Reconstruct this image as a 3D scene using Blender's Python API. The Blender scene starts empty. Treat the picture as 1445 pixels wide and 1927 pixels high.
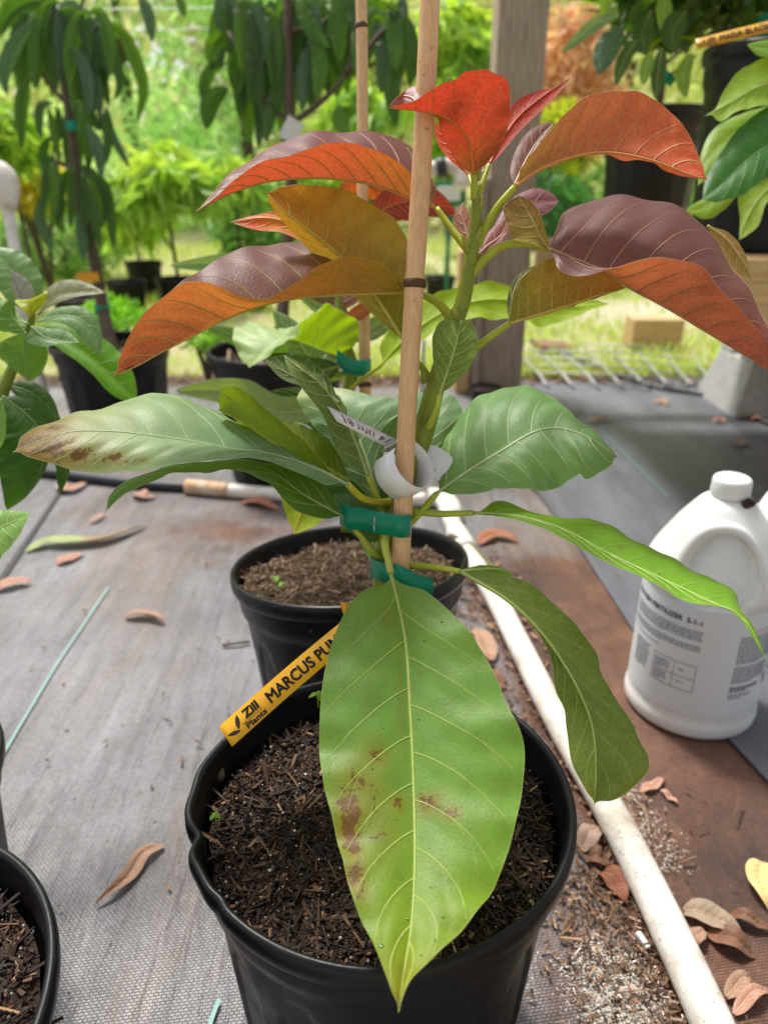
import bpy, math, random
import numpy as np
from mathutils import Vector, Matrix
random.seed(7); RNG = np.random.default_rng(7)
SC = bpy.context.scene; COL = SC.collection
R = math.radians; PI = math.pi
# ------------------------------------------------------------------ camera, world, sun, exposure
PW, PH, FPX, PITCH, CAMH = 1445.0, 1927.0, 1392.0, R(24), 0.60
CP, SP = math.cos(PITCH), math.sin(PITCH)
cam = bpy.data.cameras.new('camera'); camo = bpy.data.objects.new('camera', cam); COL.objects.link(camo)
camo.location = (0, 0, CAMH); camo.rotation_euler = (PI/2 - PITCH, 0, 0)
cam.sensor_fit = 'VERTICAL'; cam.sensor_height = 24.0; cam.lens = 24.0*FPX/PH
cam.clip_start = 0.01; cam.clip_end = 600
cam.dof.use_dof = True; cam.dof.focus_distance = 0.45; cam.dof.aperture_fstop = 4.3
SC.camera = camo
SUN_EL, SUN_AZ = R(62), R(-30)          # high, behind the plant and a little to the left
world = bpy.data.worlds.new('World'); SC.world = world; world.use_nodes = True
wn = world.node_tree; bg = wn.nodes['Background']
sky = wn.nodes.new('ShaderNodeTexSky'); sky.sky_type = 'NISHITA'; sky.sun_disc = False
sky.sun_elevation = SUN_EL; sky.sun_rotation = SUN_AZ; sky.air_density = 1.0; sky.dust_density = 4.0; sky.ozone_density = 1.0
hs = wn.nodes.new('ShaderNodeHueSaturation'); hs.inputs['Saturation'].default_value = 0.22
wn.links.new(sky.outputs[0], hs.inputs['Color']); wn.links.new(hs.outputs[0], bg.inputs[0]); bg.inputs[1].default_value = 0.115
sun = bpy.data.lights.new('sun', 'SUN'); suno = bpy.data.objects.new('sun', sun); COL.objects.link(suno)
sun.energy = 2.9; sun.angle = R(9); sun.color = (1.0, 0.965, 0.9)
sd = Vector((math.sin(SUN_AZ)*math.cos(SUN_EL), math.cos(SUN_AZ)*math.cos(SUN_EL), math.sin(SUN_EL)))
suno.rotation_euler = (-sd).to_track_quat('-Z', 'Y').to_euler()
SC.view_settings.view_transform = 'Standard'; SC.view_settings.look = 'None'
SC.view_settings.exposure = 0.6; SC.view_settings.gamma = 1.0; SC.view_settings.use_curve_mapping = False
SC.render.engine = 'CYCLES'
SC.cycles.max_bounces = 8; SC.cycles.transparent_max_bounces = 8; SC.cycles.use_denoising = True
SC.cycles.sample_clamp_indirect = 4.0

# ------------------------------------------------------------------ helpers
def U(px, py, z):
    x = (px-PW/2)/FPX*z; v = -(py-PH/2)/FPX*z
    return np.array((x, z*CP + v*SP, CAMH - z*SP + v*CP))
def UA(a):
    a = np.asarray(a, float); z = a[:, 2]; x = (a[:, 0]-PW/2)/FPX*z; v = -(a[:, 1]-PH/2)/FPX*z
    return np.stack([x, z*CP + v*SP, CAMH - z*SP + v*CP], 1)
def G(px, py, h=0.0):
    d = np.array(((px-PW/2)/FPX, CP - (py-PH/2)/FPX*SP, -SP - (py-PH/2)/FPX*CP))
    t = (h-CAMH)/d[2]; return np.array((d[0]*t, d[1]*t, h))
def sr(r, g, b, k=1.0):
    f = lambda c: ((c/255+0.055)/1.055)**2.4 if c > 10 else c/255/12.92
    return (f(r)*k, f(g)*k, f(b)*k)
def tagit(o, label=None, cat=None, group=None, kind=None):
    if label: o['label'] = label
    if cat: o['category'] = cat
    if group: o['group'] = group
    if kind: o['kind'] = kind
    return o
def empty(name, loc, label, cat, group=None):
    o = bpy.data.objects.new(name, None); COL.objects.link(o); o.location = tuple(loc); o.empty_display_size = 0.02
    return tagit(o, label, cat, group)
def link(name, me, mat=None, parent=None):
    o = bpy.data.objects.new(name, me); COL.objects.link(o)
    if mat is not None and len(me.materials) == 0: me.materials.append(mat)
    if parent is not None:
        o.parent = parent; o.matrix_parent_inverse = Matrix.Translation(-Vector(wloc(parent)))
    return o
def wloc(o):
    v = Vector((0, 0, 0))
    while o is not None:
        v += Vector(o.location); o = o.parent if (o.parent and o.matrix_parent_inverse == Matrix()) else None
    return v
def mesh(name, v, f, smooth=True):
    me = bpy.data.meshes.new(name); v = np.asarray(v, float)
    if isinstance(f, np.ndarray):
        n, k = f.shape
        me.vertices.add(len(v)); me.vertices.foreach_set('co', v.ravel())
        me.loops.add(n*k); me.loops.foreach_set('vertex_index', f.ravel().astype(np.int32))
        me.polygons.add(n); me.polygons.foreach_set('loop_start', np.arange(0, n*k, k, dtype=np.int32))
        me.polygons.foreach_set('loop_total', np.full(n, k, np.int32)); me.update(calc_edges=True)
    else:
        me.from_pydata([tuple(p) for p in v], [], f); me.update()
    me.polygons.foreach_set('use_smooth', np.full(len(me.polygons), smooth)); return me
def attr(me, name, data):
    data = np.asarray(data, float)
    if data.ndim == 1:
        a = me.attributes.new(name, 'FLOAT', 'POINT'); a.data.foreach_set('value', data)
    else:
        if data.shape[1] == 3: data = np.concatenate([data, np.ones((len(data), 1))], 1)
        a = me.attributes.new(name, 'FLOAT_COLOR', 'POINT'); a.data.foreach_set('color', data.ravel())
class MB:
    def __init__(s): s.v = []; s.f = []
    def add(s, v, f):
        o = len(s.v); s.v += [tuple(p) for p in v]; s.f += [tuple(i+o for i in q) for q in f]; return s
    def box(s, c, d, rz=0, rx=0, ry=0):
        m = Matrix.Translation(Vector(c)) @ Matrix.Rotation(rz, 4, 'Z') @ Matrix.Rotation(rx, 4, 'X') @ Matrix.Rotation(ry, 4, 'Y')
        v = [m @ Vector((x*d[0]/2, y*d[1]/2, z*d[2]/2)) for x in (-1, 1) for y in (-1, 1) for z in (-1, 1)]
        return s.add(v, [(0,1,3,2),(4,6,7,5),(0,4,5,1),(2,3,7,6),(0,2,6,4),(1,5,7,3)])
    def build(s, name, mat, parent=None, smooth=False, bevel=0):
        me = mesh(name, s.v, s.f, smooth)
        if bevel:
            import bmesh
            b = bmesh.new(); b.from_mesh(me); bmesh.ops.bevel(b, geom=b.edges[:], offset=bevel, segments=2, affect='EDGES', profile=.5); b.to_mesh(me); b.free()
        return link(name, me, mat, parent)
def crv(pts, n):
    p = np.asarray(pts, float)
    if len(p) == 2: return p[0] + (p[1]-p[0])*np.linspace(0, 1, n)[:, None]
    q = np.vstack([2*p[0]-p[1], p, 2*p[-1]-p[-2]]); out = []
    for i in range(len(p)-1):
        a, b, c, d = q[i:i+4]; t0 = 0; e = 1e-6
        t1 = t0 + max(np.linalg.norm(b-a), e)**.5; t2 = t1 + max(np.linalg.norm(c-b), e)**.5; t3 = t2 + max(np.linalg.norm(d-c), e)**.5
        t = np.linspace(t1, t2, 16, endpoint=False)[:, None]
        A1 = (t1-t)/(t1-t0)*a+(t-t0)/(t1-t0)*b; A2 = (t2-t)/(t2-t1)*b+(t-t1)/(t2-t1)*c; A3 = (t3-t)/(t3-t2)*c+(t-t2)/(t3-t2)*d
        B1 = (t2-t)/(t2-t0)*A1+(t-t0)/(t2-t0)*A2; B2 = (t3-t)/(t3-t1)*A2+(t-t1)/(t3-t1)*A3
        out.append((t2-t)/(t2-t1)*B1+(t-t1)/(t2-t1)*B2)
    out = np.vstack(out+[p[-1:]]); L = np.r_[0, np.cumsum(np.linalg.norm(np.diff(out, axis=0), axis=1))]
    s = np.linspace(0, L[-1], n); return np.stack([np.interp(s, L, out[:, k]) for k in range(p.shape[1])], 1)
def tubev(P, r, k=8, cap=True):
    P = np.asarray(P, float); n = len(P); r = np.broadcast_to(np.asarray(r, float), (n,)) if np.ndim(r) == 0 else np.asarray(r, float)
    T = np.gradient(P, axis=0); T /= np.linalg.norm(T, axis=1)[:, None]+1e-12
    up = np.array((0.3, 0.9, 0.31)) if abs(T[0][1]) < .8 else np.array((1., 0, 0)); V = []
    a = np.cross(T[0], up); a /= np.linalg.norm(a)
    for i in range(n):
        a = a - T[i]*np.dot(a, T[i]); a /= np.linalg.norm(a)+1e-12; b = np.cross(T[i], a)
        th = np.arange(k)*2*PI/k; V.append(P[i] + r[i]*(np.cos(th)[:, None]*a + np.sin(th)[:, None]*b))
    V = np.vstack(V); F = [(i*k+j, i*k+(j+1) % k, (i+1)*k+(j+1) % k, (i+1)*k+j) for i in range(n-1) for j in range(k)]
    if cap: F += [tuple(range(k))[::-1], tuple((n-1)*k+j for j in range(k))]
    return V, F
def tube(name, P, r, mat, parent=None, k=8, n=None):
    if n:
        rr = np.asarray(r, float) if np.ndim(r) else np.full(len(P), r)
        q = crv(np.c_[np.asarray(P, float), rr], n); P = q[:, :3]; r = q[:, 3]
    v, f = tubev(P, r, k); return link(name, mesh(name, v, f), mat, parent)
def fbm(x, y, sc=1.0, seed=0, oct=4):
    g = np.random.default_rng(seed); o = np.zeros_like(x, float); a = 1.0; t = 0
    for i in range(oct):
        for j in range(4):
            th = g.uniform(0, 2*PI); ph = g.uniform(0, 2*PI); f = sc*(2**i)*g.uniform(.7, 1.3)
            o += a*np.sin((x*math.cos(th)+y*math.sin(th))*f+ph)/4
        t += a; a *= .55
    return o/t
# ------------------------------------------------------------------ materials
def newmat(name):
    m = bpy.data.materials.new(name); m.use_nodes = True; nt = m.node_tree
    return m, nt, nt.nodes['Principled BSDF']
def N(nt, t, **kw):
    n = nt.nodes.new(t)
    for k, v in kw.items():
        if k.startswith('i_'): n.inputs[k[2:].replace('_', ' ')].default_value = v
        else: setattr(n, k, v)
    return n
def ramp(nt, fac, stops, interp='LINEAR'):
    r = nt.nodes.new('ShaderNodeValToRGB'); e = r.color_ramp.elements; r.color_ramp.interpolation = interp
    while len(e) < len(stops): e.new(0.5)
    for k, (p, c) in zip(e, stops):
        k.position = p; k.color = (c if len(c) == 4 else (*c, 1)) if isinstance(c, tuple) else (c, c, c, 1)
    nt.links.new(fac, r.inputs[0]); return r.outputs[0]
def mixc(nt, fac, a, b, mode='MIX'):
    m = nt.nodes.new('ShaderNodeMix'); m.data_type = 'RGBA'; m.blend_type = mode
    for i, x in ((0, fac), (6, a), (7, b)):
        if isinstance(x, bpy.types.NodeSocket): nt.links.new(x, m.inputs[i])
        elif isinstance(x, tuple): m.inputs[i].default_value = (*x[:3], 1)
        else: m.inputs[i].default_value = x
    return m.outputs[2]
def mth(nt, op, a, b=0.5, c=0.0):
    m = nt.nodes.new('ShaderNodeMath'); m.operation = op
    for i, x in enumerate((a, b, c)):
        if isinstance(x, bpy.types.NodeSocket): nt.links.new(x, m.inputs[i])
        else: m.inputs[i].default_value = x
    return m.outputs[0]
def noise(nt, sc, det=4, rough=.55, vec=None, dist=0, stretch=None):
    n = N(nt, 'ShaderNodeTexNoise'); n.inputs['Scale'].default_value = sc; n.inputs['Detail'].default_value = det
    n.inputs['Roughness'].default_value = rough; n.inputs['Distortion'].default_value = dist
    if vec is None:
        t = nt.nodes.new('ShaderNodeTexCoord'); vec = t.outputs['Object']
    if stretch:
        mp = nt.nodes.new('ShaderNodeMapping'); mp.inputs['Scale'].default_value = stretch[:3]
        if len(stretch) > 3: mp.inputs['Rotation'].default_value = (0, 0, stretch[3])
        nt.links.new(vec, mp.inputs[0]); vec = mp.outputs[0]
    nt.links.new(vec, n.inputs['Vector']); return n.outputs['Fac']
def bump(nt, h, dist, strength=1.0, prev=None):
    b = nt.nodes.new('ShaderNodeBump'); b.inputs['Distance'].default_value = dist; b.inputs['Strength'].default_value = strength
    nt.links.new(h, b.inputs['Height'])
    if prev: nt.links.new(prev, b.inputs['Normal'])
    return b.outputs[0]
def simple(name, col, rough=.5, var=.15, vs=30, bs=0, bd=.001, spec=.5, metal=0, stretch=None, col2=None):
    m, nt, p = newmat(name); n = noise(nt, vs, 5, .6, stretch=stretch)
    c2 = col2 or tuple(c*(1-var*2) for c in col)
    c = ramp(nt, n, [(.3, c2), (.7, tuple(col))]); nt.links.new(c, p.inputs['Base Color'])
    p.inputs['Roughness'].default_value = rough; p.inputs['Specular IOR Level'].default_value = spec; p.inputs['Metallic'].default_value = metal
    if bs: nt.links.new(bump(nt, noise(nt, bs, 4, .6, stretch=stretch), bd), p.inputs['Normal'])
    return m
def leafmat(name, tert=300., rt=.44, ru=.62, trans=.34):
    m, nt, p = newmat(name); L = nt.links.new
    A = lambda n: N(nt, 'ShaderNodeAttribute', attribute_name=n)
    ct, cu, cx, bn, uv = A('ct'), A('cu'), A('cx'), A('burn'), A('luv')
    geo = nt.nodes.new('ShaderNodeNewGeometry'); back = geo.outputs['Backfacing']
    vor = N(nt, 'ShaderNodeTexVoronoi', feature='DISTANCE_TO_EDGE'); vor.inputs['Scale'].default_value = tert
    wn_ = N(nt, 'ShaderNodeTexNoise'); wn_.inputs['Scale'].default_value = 240; L(uv.outputs['Vector'], wn_.inputs['Vector']); wv_ = N(nt, 'ShaderNodeVectorMath', operation='MULTIPLY_ADD'); L(wn_.outputs['Color'], wv_.inputs[0]); wv_.inputs[1].default_value = (.006, .006, .006); L(uv.outputs['Vector'], wv_.inputs[2]); L(wv_.outputs[0], vor.inputs['Vector'])
    line = ramp(nt, vor.outputs['Distance'], [(0.0, 1.0), (.13, 0.0)])
    nz = noise(nt, 60, 5, .6, uv.outputs['Vector']); nf = noise(nt, 500, 3, .6, uv.outputs['Vector'])
    base = mixc(nt, back, ct.outputs['Color'], cu.outputs['Color'])
    base = mixc(nt, 1.0, base, ramp(nt, nz, [(.25, .78), (.75, 1.18)]), 'MULTIPLY')
    lw = mth(nt, 'MULTIPLY', line, mth(nt, 'MULTIPLY_ADD', back, .27, .07))
    base = mixc(nt, lw, base, mixc(nt, .5, mixc(nt, 1.0, base, (1.5, 1.5, 1.3), 'MULTIPLY'), (.62, .50, .16)))
    bm = mth(nt, 'ADD', bn.outputs['Fac'], mth(nt, 'MULTIPLY_ADD', noise(nt, 170, 5, .7, uv.outputs['Vector']), 1.9, -1.0))
    bmask = ramp(nt, bm, [(.47, 0.0), (.56, .9)])
    halo = ramp(nt, mth(nt, 'ADD', bn.outputs['Fac'], mth(nt, 'MULTIPLY_ADD', nz, .5, -.25)), [(.05, 0.0), (.7, .9)])
    base = mixc(nt, halo, base, (.22, .15, .010)); base = mixc(nt, bmask, base, (.135, .058, .010))
    L(base, p.inputs['Base Color'])
    p.inputs['Specular IOR Level'].default_value = .30
    L(mth(nt, 'ADD', mth(nt, 'MULTIPLY_ADD', back, ru-rt, rt-.06), mth(nt, 'MULTIPLY', nf, .14)), p.inputs['Roughness'])
    h = mth(nt, 'ADD', mth(nt, 'MULTIPLY', ramp(nt, vor.outputs['Distance'], [(0, 0.0), (.35, 1.0)]), .6), nf)
    nrm = bump(nt, h, .00014, .7); L(nrm, p.inputs['Normal'])
    tr = nt.nodes.new('ShaderNodeBsdfTranslucent'); L(nrm, tr.inputs['Normal'])
    tc = mixc(nt, bmask, mixc(nt, mth(nt, 'MULTIPLY', line, .2), cx.outputs['Color'], mixc(nt, 1.0, cx.outputs['Color'], (1.6, 1.5, 1.2), 'MULTIPLY')), (.05, .02, .01)); L(tc, tr.inputs['Color'])
    ms = nt.nodes.new('ShaderNodeMixShader'); ms.inputs[0].default_value = trans
    L(p.outputs[0], ms.inputs[1]); L(tr.outputs[0], ms.inputs[2]); L(ms.outputs[0], nt.nodes['Material Output'].inputs['Surface'])
    return m
LEAF = leafmat('leaf_blade'); LEAFB = leafmat('leaf_blade_matt', rt=.42, trans=.36); DRY = leafmat('dry_leaf_blade', rt=.6, ru=.65, trans=.12)
def attrmat(name, rough=.6, trans=0, spec=.4):
    m, nt, p = newmat(name); a = N(nt, 'ShaderNodeAttribute', attribute_name='col')
    nt.links.new(a.outputs['Color'], p.inputs['Base Color']); p.inputs['Roughness'].default_value = rough; p.inputs['Specular IOR Level'].default_value = spec
    if trans:
        t = nt.nodes.new('ShaderNodeBsdfTranslucent'); nt.links.new(mixc(nt, 1.0, a.outputs['Color'], (1.3, 1.3, .8), 'MULTIPLY'), t.inputs['Color'])
        ms = nt.nodes.new('ShaderNodeMixShader'); ms.inputs[0].default_value = trans
        nt.links.new(p.outputs[0], ms.inputs[1]); nt.links.new(t.outputs[0], ms.inputs[2]); nt.links.new(ms.outputs[0], nt.nodes['Material Output'].inputs['Surface'])
    return m
FOL = attrmat('foliage', .5, .45); CHIP = attrmat('bark_chip', .75, 0, .3); GRASS = attrmat('grass_blade', .5, .3)
_vm = {}
def veinmat(c):
    k = tuple(round(x, 3) for x in c)
    if k not in _vm:
        m = simple('leaf_vein', c, .45, .12, 120); _vm[k] = m
    return _vm[k]
STEM = simple('green_stem', sr(130, 145, 30), .42, .18, 60, 250, .0004)
STEMD = simple('bark_stem', sr(95, 80, 62), .8, .25, 60, 120, .001)
PLASTIC, nt, p = newmat('black_plastic')
c = ramp(nt, noise(nt, 14, 6, .65), [(.4, (.004, .0042, .0048)), (.62, (.007, .0074, .0085)), (.85, (.026, .025, .023))]); nt.links.new(c, p.inputs['Base Color'])
nt.links.new(ramp(nt, noise(nt, 40, 5, .6), [(.3, .30), (.75, .52)]), p.inputs['Roughness']); p.inputs['Specular IOR Level'].default_value = .3; nt.links.new(bump(nt, noise(nt, 220, 3, .6), .0002), p.inputs['Normal'])
SOIL = simple('potting_soil', sr(62, 44, 33), .9, .3, 90, 160, .004, .3, col2=sr(26, 19, 15)); SOIL2 = simple('dry_potting_soil', sr(112, 90, 70), .9, .25, 80, 160, .004, .3, col2=sr(62, 46, 36))
BAMBOO, nt, p = newmat('bamboo_cane')
c = ramp(nt, noise(nt, 25, 3, .5, stretch=(22, 22, .6)), [(.3, sr(204, 160, 116)), (.55, sr(216, 174, 130)), (.8, sr(226, 188, 146))])
c = mixc(nt, ramp(nt, noise(nt, 130, 3, .7), [(.66, 0.0), (.74, .7)]), c, sr(96, 62, 40)); nt.links.new(c, p.inputs['Base Color'])
p.inputs['Roughness'].default_value = .42; nt.links.new(bump(nt, noise(nt, 60, 3, .5, stretch=(22, 22, .6)), .0003), p.inputs['Normal'])
NODE = simple('bamboo_node', sr(100, 70, 45), .7, .35, 300, 300, .001)
WATER, nt, p = newmat('water_drop'); p.inputs['Base Color'].default_value = (.07, .15, .025, 1); p.inputs['Roughness'].default_value = .04; p.inputs['Specular IOR Level'].default_value = .6
def tapemat():
    m, nt, p = newmat('green_tape'); nt.links.new(ramp(nt, noise(nt, 40, 4, .6), [(.3, sr(8, 134, 106)), (.7, sr(20, 168, 134))]), p.inputs['Base Color'])
    p.inputs['Roughness'].default_value = .33; nt.links.new(bump(nt, noise(nt, 60, 4, .6), .0012), p.inputs['Normal'])
    t = nt.nodes.new('ShaderNodeBsdfTranslucent'); t.inputs[0].default_value = (.0, .5, .34, 1); ms = nt.nodes.new('ShaderNodeMixShader'); ms.inputs[0].default_value = .35
    nt.links.new(p.outputs[0], ms.inputs[1]); nt.links.new(t.outputs[0], ms.inputs[2]); nt.links.new(ms.outputs[0], nt.nodes['Material Output'].inputs['Surface']); return m
TAPE = tapemat()
YEL = simple('yellow_tag_plastic', sr(246, 180, 6), .38, .03, 8, 90, .0003); ORG = simple('orange_tag', sr(240, 165, 20), .45, .05)
INK = simple('black_ink', (.012, .011, .01), .5, .1); PINK = simple('pink_ink', sr(150, 60, 90), .6, .1)
WTAG = simple('white_tag_plastic', sr(226, 226, 232), .35, .02, 10)
WPL, nt, p = newmat('white_jug_plastic'); nt.links.new(mixc(nt, ramp(nt, noise(nt, 150, 4, .7), [(.68, 0.0), (.73, .7)]), ramp(nt, noise(nt, 9, 5, .6), [(.35, sr(214, 214, 208)), (.6, sr(232, 234, 234))]), sr(140, 124, 104)), p.inputs['Base Color']); p.inputs['Roughness'].default_value = .36
LBL = simple('jug_label', sr(226, 230, 236), .35, .02, 10)
LINK = simple('label_print', sr(82, 88, 98), .6, .1); LRED = simple('label_orange_print', sr(215, 150, 120), .6, .05)
BROWNG = simple('dried_residue', sr(66, 40, 24), .6, .3, 200, 200, .002)
PVC, nt, p = newmat('white_pvc')
c = ramp(nt, noise(nt, 16, 6, .7), [(.3, sr(190, 178, 160)), (.5, sr(228, 222, 212)), (.75, sr(240, 238, 232))])
c = mixc(nt, ramp(nt, noise(nt, 190, 4, .75), [(.6, 0.0), (.68, .85)]), c, sr(92, 76, 60)); c = mixc(nt, ramp(nt, noise(nt, 9, 3, .6), [(.6, 0.0), (.8, .45)]), c, sr(170, 150, 120)); nt.links.new(c, p.inputs['Base Color'])
p.inputs['Roughness'].default_value = .5; nt.links.new(bump(nt, noise(nt, 150, 4, .7), .001), p.inputs['Normal'])
RUST = simple('rusty_pipe', sr(196, 140, 70), .7, .35, 60, 90, .001, col2=sr(216, 205, 190)); POLY = simple('black_poly_pipe', sr(52, 54, 60), .45, .2, 30)
WOODG = simple('weathered_wood', sr(196, 178, 160), .8, .2, 22, 40, .002, stretch=(8, 8, .6), col2=sr(146, 128, 112))
WOODL = simple('pale_lumber', sr(214, 184, 136), .7, .15, 14, 40, .001, stretch=(.8, 10, 10), col2=sr(184, 148, 100)); WOODV = simple('pale_stud', sr(216, 184, 132), .7, .15, 14, 40, .001, stretch=(10, 10, .8), col2=sr(190, 150, 100))
CONC = simple('concrete', sr(186, 186, 182), .9, .12, 40, 120, .002); WIRE = simple('galvanised_wire', sr(182, 184, 190), .4, .1, metal=.3)
SIGN = simple('sign_green', sr(20, 130, 84), .5, .1); WHITE = simple('white_card', sr(236, 240, 238), .5, .03)
# ground materials
FAB, nt, p = newmat('woven_ground_fabric'); L = nt.links.new
tc = nt.nodes.new('ShaderNodeTexCoord'); ob = tc.outputs['Object']
mp = nt.nodes.new('ShaderNodeMapping'); mp.inputs['Rotation'].default_value = (0, 0, R(-8)); L(ob, mp.inputs[0])
br = N(nt, 'ShaderNodeTexBrick'); br.inputs['Scale'].default_value = 1; br.inputs['Brick Width'].default_value = .0042; br.inputs['Row Height'].default_value = .0026; br.inputs['Mortar Size'].default_value = .0005; br.inputs['Mortar Smooth'].default_value = 1
br.inputs['Color1'].default_value = (.85, .85, .85, 1); br.inputs['Color2'].default_value = (1.15, 1.15, 1.15, 1); br.inputs['Mortar'].default_value = (.35, .35, .35, 1); L(mp.outputs[0], br.inputs['Vector'])
base = ramp(nt, noise(nt, 3.2, 7, .62), [(.28, sr(90, 89, 91)), (.52, sr(137, 135, 139)), (.75, sr(168, 166, 170))])
base = mixc(nt, ramp(nt, noise(nt, 5, 6, .65, stretch=(1, .35, 1, R(-20))), [(.46, 0.0), (.70, .8)]), base, sr(142, 118, 100))
sa = N(nt, 'ShaderNodeAttribute', attribute_name='stain'); sn = mth(nt, 'ADD', sa.outputs['Fac'], mth(nt, 'MULTIPLY_ADD', noise(nt, 9, 7, .7), .9, -.45))
base = mixc(nt, ramp(nt, sn, [(.35, 0.0), (.65, .93)]), base, ramp(nt, noise(nt, 7, 7, .7), [(.3, sr(56, 35, 25)), (.5, sr(104, 66, 46)), (.72, sr(146, 100, 72))]))
base = mixc(nt, mth(nt, 'SUBTRACT', 1.0, mth(nt, 'MULTIPLY', sa.outputs['Fac'], .8)), base, ramp(nt, noise(nt, 22, 5, .6, stretch=(2.4, .22, 1, R(-24))), [(.3, .70), (.52, .97), (.72, 1.1)]), 'MULTIPLY')
base = mixc(nt, ramp(nt, noise(nt, 75, 3, .5), [(.69, 0.0), (.73, .8)]), base, sr(56, 44, 38))
wa = N(nt, 'ShaderNodeAttribute', attribute_name='powder'); wnz = mth(nt, 'ADD', wa.outputs['Fac'], mth(nt, 'MULTIPLY_ADD', noise(nt, 120, 6, .8), 1.5, -.75))
base = mixc(nt, ramp(nt, wnz, [(.55, 0.0), (.7, .9)]), base, sr(226, 218, 204))
base = mixc(nt, 1.0, base, br.outputs['Color'], 'MULTIPLY'); base = mixc(nt, ramp(nt, noise(nt, 400, 3, .8), [(.7, 0.0), (.76, .6)]), base, sr(50, 40, 34)); L(base, p.inputs['Base Color'])
L(ramp(nt, noise(nt, 10, 5, .6), [(.3, .36), (.7, .58)]), p.inputs['Roughness'])
b1 = bump(nt, br.outputs['Fac'], -.0006, .7); b2 = bump(nt, mth(nt, 'MULTIPLY', noise(nt, 16, 4, .6, stretch=(1.6, .22, 1, R(-24))), mth(nt, 'SUBTRACT', 1.0, mth(nt, 'MULTIPLY', sa.outputs['Fac'], .75))), .012, 1, b1); L(b2, p.inputs['Normal'])
DFAB = simple('dark_fabric', sr(112, 114, 122), .5, .2, 8, 40, .003, stretch=(1, .3, 1), col2=sr(74, 75, 82)); TEAL = simple('teal_thread', sr(136, 184, 176), .6, .15, 300)
GND, nt, p = newmat('terrain_ground'); L = nt.links.new
g1 = ramp(nt, noise(nt, 2.2, 7, .65), [(.3, sr(150, 170, 80)), (.5, sr(176, 176, 116)), (.66, sr(190, 172, 140))])
g1 = mixc(nt, ramp(nt, noise(nt, .28, 3, .5), [(.48, 0.0), (.58, .9)]), g1, sr(216, 204, 184)); L(g1, p.inputs['Base Color']); p.inputs['Roughness'].default_value = .9
L(bump(nt, noise(nt, 30, 6, .7), .02), p.inputs['Normal'])
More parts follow.
